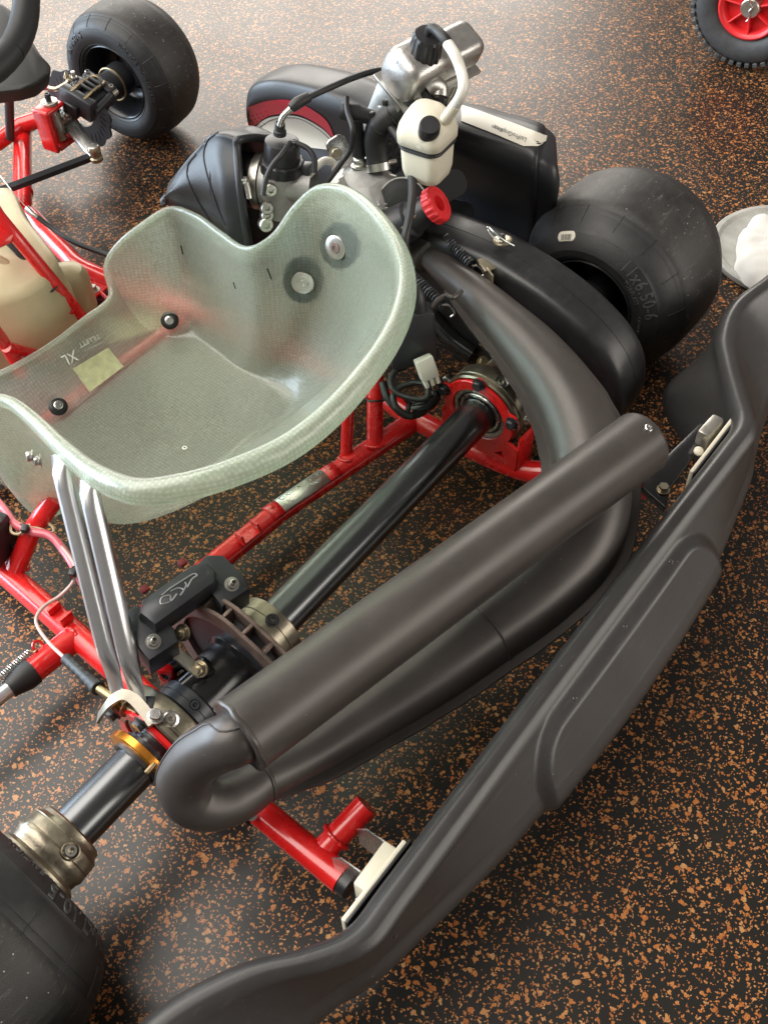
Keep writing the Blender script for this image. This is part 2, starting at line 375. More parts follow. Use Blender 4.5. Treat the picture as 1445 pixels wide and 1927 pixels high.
def loft(bm, rings, closed=True, caps=False):
    vr = [[bm.verts.new(p) for p in r] for r in rings]; n = len(vr[0])
    for i in range(len(vr) - 1):
        for k in range(n if closed else n - 1):
            f = bm.faces.new((vr[i][k], vr[i][(k + 1) % n], vr[i + 1][(k + 1) % n], vr[i + 1][k])); f.smooth = True
    if caps: bm.faces.new(vr[0][::-1]).smooth = True; bm.faces.new(vr[-1]).smooth = True
    return vr
def torus(bm, c, d, R, r, seg=40, s2=10, a0=0, a1=2 * PI, xref=None):
    x, y, d = axes(d); c = V(c)
    n = seg; full = abs(a1 - a0 - 2 * PI) < 1e-6
    pts = [c + (x * math.cos(a0 + (a1 - a0) * k / n) + y * math.sin(a0 + (a1 - a0) * k / n)) * R for k in range(n + 1)]
    tube(bm, pts, r, s2, caps=not full); return bm
def coil(bm, a, b, R, r, turns, per=14, s2=6):
    a = V(a); b = V(b); x, y, d = axes(b - a); h = (b - a).length; n = int(turns * per)
    tube(bm, [a + d * h * k / n + (x * math.cos(2 * PI * k / per) + y * math.sin(2 * PI * k / per)) * R for k in range(n + 1)], r, s2)
    return bm
SH = {}
def obj(name, bm, m, parent=None, label=None, sharp=35, sub=0, solid=None, mats=None):
    bmesh.ops.recalc_face_normals(bm, faces=bm.faces)
    me = bpy.data.meshes.new(name); bm.to_mesh(me); bm.free()
    for p in me.polygons: p.use_smooth = True
    me.set_sharp_from_angle(angle=math.radians(sharp))
    for k in (mats or [m]): me.materials.append(MAT[k])
    o = bpy.data.objects.new(name, me); C.objects.link(o)
    if parent: o.parent = parent
    if label: o['label'] = label
    if solid:
        md = o.modifiers.new('solid', 'SOLIDIFY'); md.thickness = solid; md.offset = 0
    if sub:
        md = o.modifiers.new('sub', 'SUBSURF'); md.levels = sub; md.render_levels = sub
    return o
def B(): return bmesh.new()
def thing(name, label, cat, loc=(0, 0, 0), group=None):
    o = bpy.data.objects.new(name, None); C.objects.link(o); o.location = loc
    o['label'] = label; o['category'] = cat
    if group: o['group'] = group
    return o
def textmesh(s, size, extrude=.0004, spacing=1.0, align='CENTER'):
    cu = bpy.data.curves.new('txt', 'FONT'); cu.body = s; cu.size = size; cu.extrude = extrude; cu.align_x = align; cu.align_y = 'CENTER'; cu.space_character = spacing
    cu.resolution_u = 3
    o = bpy.data.objects.new('txt', cu); C.objects.link(o); bpy.context.view_layer.update()
    me = bpy.data.meshes.new_from_object(o); bpy.data.objects.remove(o); bpy.data.curves.remove(cu)
    bm = bmesh.new(); bm.from_mesh(me); bpy.data.meshes.remove(me); return bm
def text(name, s, size, fr, m, parent, extrude=.0004, spacing=1.0, sx=1.0):
    bm = textmesh(s, size, extrude, spacing)
    bmesh.ops.transform(bm, matrix=fr @ M.Diagonal((sx, 1, 1, 1)), verts=bm.verts)
    return obj(name, bm, m, parent)
def arrow(v): return V(v)

# ------------------------------------------------------------------ floor
bm = B()
bmesh.ops.create_grid(bm, x_segments=4, y_segments=4, size=9)
fl = obj('floor', bm, 'floor'); fl['kind'] = 'structure'

# ------------------------------------------------------------------ the kart
K = thing('go_kart', 'red tube framed racing kart with translucent fibreglass seat and thick black exhaust', 'go-kart')

# ---- wheels
def wheel(c, d, width, R, name, label, letters, chalk=None, front=False):
    """c: centre of the inner face, d: outward direction of the wheel's axis"""
    root = bpy.data.objects.new(name, None); C.objects.link(root); root.parent = K; root['label'] = label
    d = V(d).normalized(); k = R / .14
    side = [(.030, .066), (.020, .0700), (.013, .0735), (.0105, .077), (.0108, .0785), (.0085, .0800), (.0040, .090), (.0012, .102), (.0016, .1115), (.0030, .1125), (.0032, .1150), (.0045, .1200), (.0085, .1255), (.0120, .1285), (.0126, .1283), (.0134, .1300), (.0160, .1318), (.0166, .1316), (.0174, .1332)]
    tread = [(.024, .1362), (.036, .1380), (.060, .1392), (width / 2, .1400)]
    slope = .014 if front else .042
    sl = lambda r: slope * max(0, (r - .0785) / .0547) ** 1.45
    side = [(t + sl(r), r) for t, r in side]; tread = [(t + (sl(.1332) - .002) * max(0, 1 - (t - .024) / (width / 2 - .024)), r) for t, r in tread]
    side = [(t, .066 + (r - .066) * (R - .066) / (.074)) for t, r in side]
    tread = [(t, .066 + (r - .066) * (R - .066) / (.074)) for t, r in tread]
    def mirror(pr): return [(width - t, r) for t, r in reversed(pr)]
    b = B(); lathe(b, c, d, side, 96); obj('tyre_sidewall', b, 'tyre_rubber', root, sharp=25); b = B(); lathe(b, c, d, mirror(side), 96); obj('tyre_sidewall', b, 'tyre_rubber', root, sharp=25)
    b = B(); lathe(b, c, d, [side[-1]] + tread + mirror(tread)[1:] + [mirror(side)[0]], 96); obj('tyre_tread', b, 'tread_rubber', root, sharp=40)
    b = B(); ins = [(.030, .0655), (.019, .0705), (.015, .0712), (.0135, .0690), (.016, .0665), (.026, .0635), (.036, .0600), (.060, .0590), (width * .45, .0560), (width * .50, .045), (width * .50, .0)]
    lathe(b, c, d, ins, 64); lathe(b, c, d, [(width - .03, .0655), (width - .019, .0705), (width - .014, .070), (width - .02, .064), (width - .06, .058), (width - .08, .03), (width - .08, 0)], 64)
    obj('rim', b, 'rim_black', root)
    x, y, _ = axes(d)
    zz = V((0, 0, 1)); side_dir = d.cross(zz).normalized()      # seen from inside looking along d: right hand
    def arc_text(s, size, r0, th0, dth=1, ex=.0006, raise_=.0004, spacing=1.0, m='tyre_letter', nm='tyre_lettering', inv=False):
        t = textmesh(s, size, ex, spacing, 'LEFT')
        for v in t.verts:
            xx, yy, z0 = v.co
            if inv: r = r0 - yy; th = th0 - xx / r0
            else: r = r0 + yy; th = th0 + xx / r0
            tt = 0.0
            for (t1, r1), (t2, r2) in zip(side[:-1], side[1:]):
                if r1 <= r <= r2: tt = t1 + (t2 - t1) * (r - r1) / max(1e-6, r2 - r1)
            v.co = V(c) + d * (tt - raise_ - z0 * 1.6) + side_dir * math.sin(th) * r + zz * math.cos(th) * r
        return obj(nm, t, m, root)
    for a in letters: arc_text(*a)
    # moulded radial ticks across the shoulder
    b = B()
    for a in range(0, 360, 24):
        th = math.radians(a + 7); e = side_dir * math.sin(th) + zz * math.cos(th)
        s2 = [s for s in side if s[1] > .116 * k]
        tube(b, [V(c) + d * (t - .0003) + e * r for t, r in s2], .0006, 5)
    obj('shoulder_rib', b, 'tyre_rubber', root)['kind'] = 'stuff'
    return root, d, side_dir, side
AX = .14
rw = wheel((.516, 0, AX), (1, 0, 0), .228, .140, 'rear_wheel', 'right rear slick tyre lettered on its inner wall',
      [('11x6.50-6', .021, .1025, math.radians(26), 1, .0006, .0005, 1.12), ('TUBELESS', .0085, .0885, math.radians(38), 1, .0004, .0003, 1.1), ('CAUTION', .006, .0885, math.radians(76), 1, .0004, .0003, 1.1)])
lw = wheel((-.506, 0, AX), (-1, 0, 0), .228, .140, 'rear_wheel', 'left rear slick tyre at the bottom left corner',
      [('11x7.10-5', .021, .1025, math.radians(-92), 1, .0006, .0005, 1.12), ('CAUTION', .0085, .0945, math.radians(-34), 1, .0004, .0003, 1.2), ('NOT FOR HIGHWAY', .006, .0865, math.radians(-44), 1, .0004, .0003, 1.1)])
st = .128
FD = V((math.cos(st), math.sin(st), 0)); FC = V((.566, 1.05, .127))
fw = wheel(FC - FD * .004, FD, .146, .127, 'front_wheel', 'right front slick tyre with white specks on its tread',
      [('10x4.50-5', .017, .098, math.radians(-72), 1, .0006, .0006, 1.12), ('NOT FOR HIGHWAY USE', .010, .098, math.radians(25), 1, .0005, .0004, 1.1), ('COMPETITION', .010, .098, math.radians(190), 1, .0005, .0004, 1.1)], front=True)
# barcode sticker on the right rear sidewall
root, d, sd, side = rw
th = math.radians(-26); b = B()
def sw(th, r, lift):
    tt = 0
    for (t1, r1), (t2, r2) in zip(side[:-1], side[1:]):
        if r1 <= r <= r2: tt = t1 + (t2 - t1) * (r - r1) / max(1e-6, r2 - r1)
    return V((.516, 0, AX)) + d * (tt - lift) + sd * math.sin(th) * r + V((0, 0, 1)) * math.cos(th) * r
grid = []
for i in range(17):
    row = []
    for j in range(5):
        s = (i / 16 - .5) * .030; hw = .0052 * math.sqrt(max(.02, 1 - max(0, abs(s) - .0098) ** 2 / .0052 ** 2))
        row.append(b.verts.new(sw(th + s / .107, .107 + (j / 4 - .5) * 2 * hw, .0010)))
    grid.append(row)
for i in range(16):
    for j in range(4): b.faces.new((grid[i][j], grid[i + 1][j], grid[i + 1][j + 1], grid[i][j + 1]))
stk = obj('barcode_sticker', b, 'white_sticker', root, solid=.0004)
b = B(); xx = -.0085
while xx < .0085:
    wdt = random.choice((.0003, .0005, .0008))
    q = [b.verts.new(sw(th + a / .107, r, .0015)) for a, r in ((xx, .1035), (xx + wdt, .1035), (xx + wdt, .1095), (xx, .1095))]; b.faces.new(q); xx += wdt + random.choice((.0003, .0005, .0007))
obj('barcode', b, 'print_black', root)

# ---- rear axle, hubs, collars
b = B(); cyl(b, (-.63, 0, AX), (.63, 0, AX), .025, 48, .001); obj('rear_axle', b, 'axle_black', K)
def hub(x, s, m='magnesium'):
    root = bpy.data.objects.new('wheel_hub', None); C.objects.link(root); root.parent = K
    b = B(); lathe(b, (x, 0, AX), (s, 0, 0), [(0, .0255), (0, .0335), (.002, .036), (.006, .0365), (.011, .0405), (.012, .0400), (.013, .0408), (.024, .0420), (.0245, .0412), (.0255, .0420), (.032, .0425), (.036, .0405), (.042, .0400), (.046, .0450), (.054, .047), (.075, .047), (.075, .02)], 60,
                 fn=lambda t, r, a: r * (1 + (.035 * math.cos(3 * a) if r > .039 else 0)))
    obj('hub_body', b, m, root)
    p = V((x + s * .020, -.0275, AX + .0255)); n = V((-.10 * s, -.55, 1)).normalized()
    b = B(); sock(b, p, n, .0062, .0075); obj('clamp_screw', b, 'zinc', root)
    b = B(); lathe(b, p + n * .001, n, [(0, 0.0), (0, .0090), (.002, .0096), (.003, .0098), (.0055, .0092), (.0045, .0080), (.0005, .0074)], 24); obj('screw_recess', b, m, root)
    return root
hub(-.462, -1)
def collar(x0, x1, r, m, name='axle_collar', screw=None, lab=None):
    b = B(); w_ = x1 - x0
    lathe(b, (x0, 0, AX), (1, 0, 0), [(0, .0255), (0, r - .003), (.002, r), (w_ * .40, r), (w_ * .42, r - .0012), (w_ * .46, r - .0012), (w_ * .48, r), (w_ - .002, r), (w_, r - .003), (w_, .0255)], 48)
    o = obj(name, b, m, K, lab)
    if screw:
        th = screw; e = V((0, math.cos(th), math.sin(th))); p = V(((x0 + x1) / 2, 0, AX)) + e * (r - .004)
        b = B(); lathe(b, p + e * .002, e, [(0, .0075), (.0020, .0078), (.0030, .0080), (.0032, .0062)], 24); sock(b, p, e, .0052, .006); obj('collar_screw', b, 'black_metal', o)
    return o
collar(-.186, -.154, .040, 'magnesium', screw=math.radians(112))
collar(.485, .540, .034, 'gloss_black', 'wheel_hub')
collar(.326, .352, .040, 'magnesium', screw=math.radians(100))
collar(-.308, -.285, .038, 'black_metal', screw=math.radians(118))
b = B(); lathe(b, (-.286, 0, AX), (1, 0, 0), [(0, .0255), (0, .0335), (.002, .035), (.060, .035), (.064, .040), (.072, .042), (.10, .042), (.10, .0255)], 48); obj('disc_carrier', b, 'gloss_black', K)

# ---- brake disc: two faces joined by vanes, so the slots show at its edge
def brake_disc():
    root = bpy.data.objects.new('brake_disc', None); C.objects.link(root); root.parent = K
    x0 = -.226; n = 96; R = .096
    f = lambda t, r, a: r * (1 + (.018 * math.cos(8 * a) if r > .08 else 0))
    for xa, nm in ((x0, 'disc_face'), (x0 + .0180, 'disc_face')):
        b = B(); lathe(b, (xa, 0, AX), (1, 0, 0), [(0, .074), (0, R - .001), (.001, R), (.0035, R), (.0045, R - .001), (.0045, .074)], n, closed=True, fn=f); obj(nm, b, 'brake_iron', root)
    m0 = None
    for k in range(20):
        a = 2 * PI * k / 20
        if m0 is None:
            b = B(); box(b, (x0 + .01125, 0, .0845), (.0140, .0045, .020), bev=.001); o = obj('disc_vane', b, 'brake_iron', root); m0 = o
        else:
            o = m0.copy(); C.objects.link(o)
        o.location = (0, 0, AX); o.rotation_euler = (a, 0, 0); o.parent = root
    b = B(); lathe(b, (x0 + .0045, 0, AX), (1, 0, 0), [(.001, .040), (.001, .0765), (.0125, .0765), (.0125, .040)], 48, closed=True); obj('disc_hub', b, 'black_metal', root)
brake_disc()

# ---- frame tubes
fr_n = bpy.data.objects.new('frame', None); C.objects.link(fr_n); fr_n.parent = K
def ft(pts, r=.016, sm=0, name='frame_tube', m='red_paint', seg=24):
    b = B(); tube(b, pts, r, seg, sm); return obj(name, b, m, fr_n)
def weld(c, d, r):
    b = B(); x, y, _ = axes(d); c = V(c); n = 72
    tube(b, [c + (x * math.cos(2 * PI * k / n) + y * math.sin(2 * PI * k / n)) * (r + .0003 * math.sin(k * .9)) for k in range(n + 1)], [.0024 + .0003 * math.cos(k * PI / 2) for k in range(n + 1)], 8); return obj('weld_bead', b, 'red_paint', fr_n)
ZR = .06
left_rail = [(-.318, -.06, .075), (-.300, .02, .064), (-.288, .12, ZR), (-.284, .19, ZR), (-.272, .365, ZR), (-.262, .52, ZR), (-.235, .70, ZR), (-.23, .85, ZR)]
ft(left_rail, sm=6)
right_rail = [(.310, -.235, .10), (.295, -.13, .075), (.268, -.065, ZR), (.259, .09, ZR), (.268, .20, ZR), (.262, .40, ZR), (.238, .56, ZR)] + [P(170, 512, ZR), P(120, 472, ZR), P(62, 410, ZR), P(30, 380, ZR)]
ft(right_rail, sm=6)
ft([V((-.283, .186, ZR)), P(409, 1057, ZR), P(525, 963, ZR), P(650, 878, ZR), V((.255, .108, ZR))], .0155)     # rear cross tube
ft([(-.25, .560, .040), (.24, .545, .040)], .0155)
ft([P(43, 395, .07), P(43, 300, .075), P(44, 238, .08)], .0165)
ft([P(-60, 300, .085), P(-5, 268, .09), P(40, 235, .10), P(82, 222, .11)], .0155)
ft([P(43, 240, .08), P(70, 225, .095), P(90, 222, .11)], .0150)
weld(P(43, 362, .072), P(43, 300, .075) - P(43, 395, .07), .0165)
ft([P(240, 600, ZR), P(120, 480, ZR)], .003)
# tail tubes with the stub for the bumper bar
ft([P(455, 1500, .098), P(500, 1535, .10), P(645, 1655, .10)], .0155)
sA = P(612, 1597, .10); sB = P(690, 1515, .125)
ft([sA, sB], .0140); weld(sA + (sB - sA).normalized() * .0165, sB - sA, .0155)
b = B(); e = (P(645, 1655, .10) - P(500, 1535, .10)).normalized(); cyl(b, P(645, 1655, .10), P(645, 1655, .10) + e * .012, .0142, 24); obj('tube_plug', b, 'black_plastic', fr_n)
b = B(); cyl(b, P(455, 1507, .095), P(488, 1528, .10), .0175, 28, .003); obj('frame_clamp', b, 'gloss_black', fr_n)
b = B(); hexh(b, P(474, 1536, .115), (-.3, -.5, .8), .004, .004); obj('clamp_bolt', b, 'steel', fr_n)
# seat struts on the right
s1 = [P(705, 845, ZR), P(706, 690, .155)]; s2 = [P(651, 868, ZR), P(655, 760, .14)]
ft(s1, .0115); ft(s2, .0085)
weld(P(705, 838, ZR + .012), s1[1] - s1[0], .0122); weld(P(651, 862, ZR + .012), s2[1] - s2[0], .0092)
b = B(); torus(b, P(706, 752, .125), s1[1] - s1[0], .0122, .0016, 24, 8); obj('cable_tie', b, 'black_plastic', fr_n)
# side bar tube with black plug and chrome bar
tA = P(152, 1192, ZR); tB = P(62, 1262, ZR + .004)
ft([tA, tB], .0165); dd = (tB - tA).normalized()
weld(P(141, 1200, ZR), tB - tA, .0172)
b = B(); lathe(b, tB, dd, [(0, .010), (0, .0178), (.012, .0178), (.030, .0130), (.034, .0125), (.034, .009)], 32); obj('bar_plug', b, 'black_rubber', fr_n)
b = B(); cyl(b, tB + dd * .03, tB + dd * .16, .0100, 28); obj('side_bar', b, 'chrome', fr_n)
b = B(); torus(b, P(72, 1216, ZR + .018), (.3, -.6, .6), .0065, .0018, 20, 8); obj('spring_eye', b, 'red_paint', fr_n)
b = B(); coil(b, P(58, 1228, ZR + .018), P(-14, 1290, ZR + .016), .0050, .0010, 18); obj('spring', b, 'steel', fr_n)
b = B(); tube(b, [P(58, 1228, ZR + .018), P(66, 1226, ZR + .02), P(72, 1220, ZR + .02)], .001, 6, 3); obj('spring_hook', b, 'brass', fr_n)
# upright tube on the left (behind the pedal end of the seat) and bracket
ft([P(30, 1072, ZR + .01), P(60, 1000, .115), P(105, 935, .16)], .0125, name='frame_tube')
weld(P(34, 1062, .068), P(60, 1000, .115) - P(30, 1072, ZR + .01), .014)
# small channel brackets on the tubes
def channel(c, x, y, wd=.026, h=.020, l=.020):
    b = B(); f = frame(c, x, y); zz_ = f.to_3x3() @ V((0, 0, 1))
    pr = [(-wd / 2, -.002), (-wd / 2, h), (-wd / 2 + .003, h), (-wd / 2 + .003, .002), (wd / 2 - .003, .002), (wd / 2 - .003, h), (wd / 2, h), (wd / 2, -.002)]
    prism(b, pr, f, l, .0006, 1); return obj('tube_bracket', b, 'red_paint', fr_n)
channel(P(462, 1005, ZR + .017), P(480, 990, ZR) - P(440, 1022, ZR), (0, .2, 1), .030, .016, .016)
channel(P(128, 1152, ZR + .017), P(150, 1170, ZR) - P(100, 1130, ZR), (0, 0, 1), .026, .014, .018)
# number plate riveted to the cross tube
b = B(); A_ = P(527, 962, ZR); B_ = P(612, 904, ZR); dx = (B_ - A_).normalized(); sxv = dx.cross(V((0, 0, 1))).normalized(); up = sxv.cross(dx)
def tubept(s, a, r): return A_ + dx * s + (sxv * math.sin(a) + up * math.cos(a)) * r
def patch(b, s0, s1, a0, a1, r, n=14):
    g = [[b.verts.new(tubept(s0 + (s1 - s0) * i, a0 + (a1 - a0) * j / n, r)) for j in range(n + 1)] for i in (0, 1)]
    for j in range(n): b.faces.new((g[0][j], g[1][j], g[1][j + 1], g[0][j + 1])).smooth = True
Ln = (B_ - A_).length
patch(b, 0, Ln, -1.05, .95, .0166); obj('number_plate', b, 'metal_plate', fr_n, solid=.0008)
b = B(); patch(b, -.020, 0, -1.1, 1.0, .0165); patch(b, Ln, Ln + .020, -1.1, 1.0, .0165); obj('plate_end', b, 'red_paint', fr_n, solid=.0010)
b = B()
for s in (-.011, Ln + .011):
    p = tubept(s, -.1, .0162); lathe(b, p, up, [(0, .0042), (.001, .0042), (.0026, .0024), (.0030, 0)], 16)
obj('rivet', b, 'red_paint', fr_n)
def bend_text(s, size, s0, ang):
    t = textmesh(s, size, .0001, 1.05, 'LEFT')
    for v in t.verts:
        v.co = tubept(s0 + v.co.x, ang - v.co.y / .0166, .0173 + v.co.z)
    return obj('plate_lettering', t, 'steel', fr_n)
bend_text('CIK-FIA', .0105, .004, -.25); bend_text('19/CH/14', .0105, .046, -.25); bend_text('SC', .0075, .010, .35); bend_text('58/09', .0075, .052, .35)

# ---- bearing carriers
def carrier(x, s, rail_y, lab):
    """red plate facing s, bearing housing behind it"""
    root = bpy.data.objects.new('axle_carrier', None); C.objects.link(root); root.parent = K
    hole = [(.0405 * math.cos(a), .0405 * math.sin(a)) for a in [2 * PI * k / 40 for k in range(40)]]
    out = []
    # y (forward) / z outline around the axle centre
    for a in range(-25, 206, 7):
        r = .0545 + (.0085 if any(abs(a - q) < 9 for q in (18, 90, 162)) else 0); out.append((-r * math.cos(math.radians(a)), r * math.sin(math.radians(a))))
    out += [(.058, -.035), (.050, -.060), (-.050, -.085), (-.0640, -.080), (-.066, -.030)]
    tri = [(-.044, -.060), (-.030, -.056), (-.040, -.047)]
    cir = [(-.030 + .004 * math.cos(2 * PI * k / 10), -.049 + .003 * math.sin(2 * PI * k / 10)) for k in range(10)]
    b = B(); f = M(((0, 0, s, x), (1, 0, 0, 0), (0, 1, 0, AX), (0, 0, 0, 1)))
    if s < 0: f = M(((0, 0, s, x), (1, 0, 0, 0), (0, 1, 0, AX), (0, 0, 0, 1)))
    prism(b, out, f, .005, .0008, 1, holes=[hole, tri] if s < 0 else [hole]); obj('carrier_plate', b, 'red_paint', root)
    b = B(); box(b, (x - s * .014, -.0655, AX - .048), (.034, .0045, .074), bev=.001); obj('carrier_side', b, 'red_paint', root); b = B(); box(b, (x - s * .014, .0575, AX - .050), (.034, .0045, .055), bev=.001); obj('carrier_side', b, 'red_paint', root)
    b = B(); lathe(b, (x - s * .001, 0, AX), (-s, 0, 0), [(0, .0415), (0, .0555), (.002, .0580), (.007, .0585), (.008, .0575), (.009, .0590), (.0105, .0590), (.0115, .0580), (.028, .0580), (.031, .056), (.031, .040)], 56); obj('bearing_housing', b, 'magnesium', root)
    b = B(); lathe(b, (x + s * .002, 0, AX), (-s, 0, 0), [(0, .0395), (0, .0365), (.001, .0345), (.003, .0345)], 48); lathe(b, (x + s * .002, 0, AX), (-s, 0, 0), [(.0015, .0315), (0, .0305), (0, .0270), (.004, .0255)], 48); obj('bearing_race', b, 'steel', root)
    b = B(); lathe(b, (x, 0, AX), (-s, 0, 0), [(.001, .035), (.0005, .033), (.001, .031)], 48); obj('bearing_seal', b, 'black_rubber', root)
    for q in (18, 90, 162):
        a = math.radians(q); p = V((x + s * .005, -.0565 * math.cos(a), AX + .0565 * math.sin(a)))
        b = B(); hexh(b, p, (s, 0, 0), .0075, .008); obj('carrier_bolt', b, 'black_metal' if s < 0 else 'zinc', root)
    for yy in (-.048, .035):
        b = B(); hexh(b, V((x - s * .014, -.062 if yy < 0 else .06, AX + .012)), (0, -1 if yy < 0 else 1, .5), .0045, .010); obj('clamp_bolt', b, 'zinc', root)
    return root
carrier(.258, -1, 0, '')
rt = carrier(-.345, -1, 0, '')
# grub screws on the bearing housings, seen from above
for x in (.274, -.329):
    b = B(); e = V((0, -.35, .94)).normalized(); p = V((x, 0, AX)) + e * .0548
    lathe(b, p, e, [(.0046, .0090), (.0036, .0080), (.0030, .0060)], 22); sock(b, p, e, .0050, .0050); obj('housing_screw', b, 'steel', K)
# orange speed sensor ring
b = B(); f = lambda t, r, a: r
lathe(b, (-.372, 0, AX), (1, 0, 0), [(0, .0262), (0, .0395), (.001, .041), (.0085, .041), (.0095, .0395), (.0095, .0262)], 56, closed=True); o = obj('axle_ring', b, 'orange_anodised', K, 'orange anodised clamp ring on the axle')
b = B(); e = V((0, -.72, .69)); cyl(b, V((-.367, 0, AX)) + e * .040, V((-.381, 0, AX)) + e * .0415, .0030, 16); obj('ring_screw', b, 'brass', o)
b = B(); lathe(b, (-.376, 0, AX), (1, 0, 0), [(0, .026), (0, .030), (.02, .030), (.02, .026)], 40); obj('axle_spacer', b, 'black_metal', K)

# ---- brake caliper
def caliper():
    root = bpy.data.objects.new('brake_caliper', None); C.objects.link(root); root.parent = K
    zt = .262
    p0 = P(283, 1150, zt); p1 = P(392, 1072, zt)
    dx = (p1 - p0).normalized(); L_ = (p1 - p0).length
    yv = V((-dx.y, dx.x, 0)); f = frame((p0 + p1) / 2, dx, yv)     # x along the bridge, y forward, z up
    f = f @ M.Rotation(math.radians(14), 4, 'X')
    b = B()
    prism(b, [(-L_ / 2 - .006, -.016), (L_ / 2 - .004, -.016), (L_ / 2 + .006, -.006), (L_ / 2 + .006, .010), (L_ / 2 - .008, .017), (-L_ / 2 + .002, .017), (-L_ / 2 - .010, .006)], f @ M.Translation((0, 0, -.040)), .040, .0075, 2)
    obj('caliper_bridge', b, 'black_metal', root)
    for sgn in (-1, 1):
        b = B(); fc = f @ M.Translation((sgn * (L_ / 2 + .010), -.006, -.052))
        prism(b, [(-.020, -.030), (.016, -.032), (.022, -.016), (.020, .018), (.006, .030), (-.018, .026)], fc @ M.Translation((0, 0, -.014)), .046, .005, 2)
        obj('caliper_body', b, 'black_metal', root)
        b = B(); c_ = f @ V((sgn * (L_ / 2 + .014), -.022, -.019)); n = (f.to_3x3() @ V((0, -.25, .97))).normalized()
        hexh(b, c_, n, .0065, .006); lathe(b, c_ + n * .005, n, [(0, .004), (.006, .0032), (.007, .0022), (.004, .0014)], 16); obj('bleed_nipple', b, 'zinc', root)
        b = B(); box(b, f @ V((sgn * L_ * .33, .028, -.012)), (.009, .008, .008), f, .002); obj('pad_pin', b, 'dark_red', root)
    # swooping emblem on the bridge
    cur = [[(x * .8, y * .9) for x, y in q] for q in [[(-.020, -.006), (-.030, -.002), (-.024, .004), (-.014, .000), (-.018, -.006), (-.006, -.003)], [(-.010, .004), (.000, .002), (.004, -.004), (-.004, -.007), (.010, -.002), (.012, .003)], [(-.022, .006), (-.008, .007), (.016, .006), (.028, .005), (.030, .001), (.022, .001), (.010, -.004)]]]
    b = B()
    for s in cur: tube(b, [f @ V((x, y + .001, .0004)) for x, y in s], .0009, 6, 5)
    obj('emblem', b, 'logo_silver', root)
    # stand-offs, link plate and nuts by the carrier
    a = P(312, 1212, .205); c2 = P(372, 1262, .185)
    b = B(); dxl = (c2 - a).normalized(); box(b, (a + c2) / 2, ((c2 - a).length + .012, .014, .005), frame((0, 0, 0), dxl, (0, .5, 1)).copy() @ M.Rotation(math.radians(90), 4, 'X'), .002); obj('link_plate', b, 'silver_grey', root)
    for (u, v, z) in ((305, 1226, .205), (378, 1258, .190), (345, 1190, .215)):
        b = B(); hexh(b, P(u, v, z), (-.6, -.1, .6), .0075, .009); lathe(b, P(u, v, z), (-.6, -.1, .6), [(.008, .004), (.012, .004), (.012, 0)], 12); obj('nut', b, 'zinc' if u < 340 else 'gold_steel', root)
    for (u0, v0, u1, v1, z) in ((390, 1252, 345, 1290, .180), (345, 1240, 305, 1268, .172)):
        b = B(); cyl(b, P(u0, v0, z), P(u1, v1, z - .01), .0085, 24); lathe(b, P(u0, v0, z), P(u0, v0, z) - P(u1, v1, z - .01), [(-.006, .0105), (.002, .0105), (.004, .008)], 20); obj('stand_off', b, 'gloss_black', root)
    b = B(); box(b, P(300, 1205, .17), (.012, .045, .06), M.Rotation(.2, 4, 'Z'), .003); obj('caliper_bracket', b, 'black_metal', root)
    b = B(); box(b, P(318, 1262, .16), (.020, .018, .030), M.Rotation(.5, 4, 'Z'), .002); obj('bracket_tab', b, 'red_paint', root)
caliper()

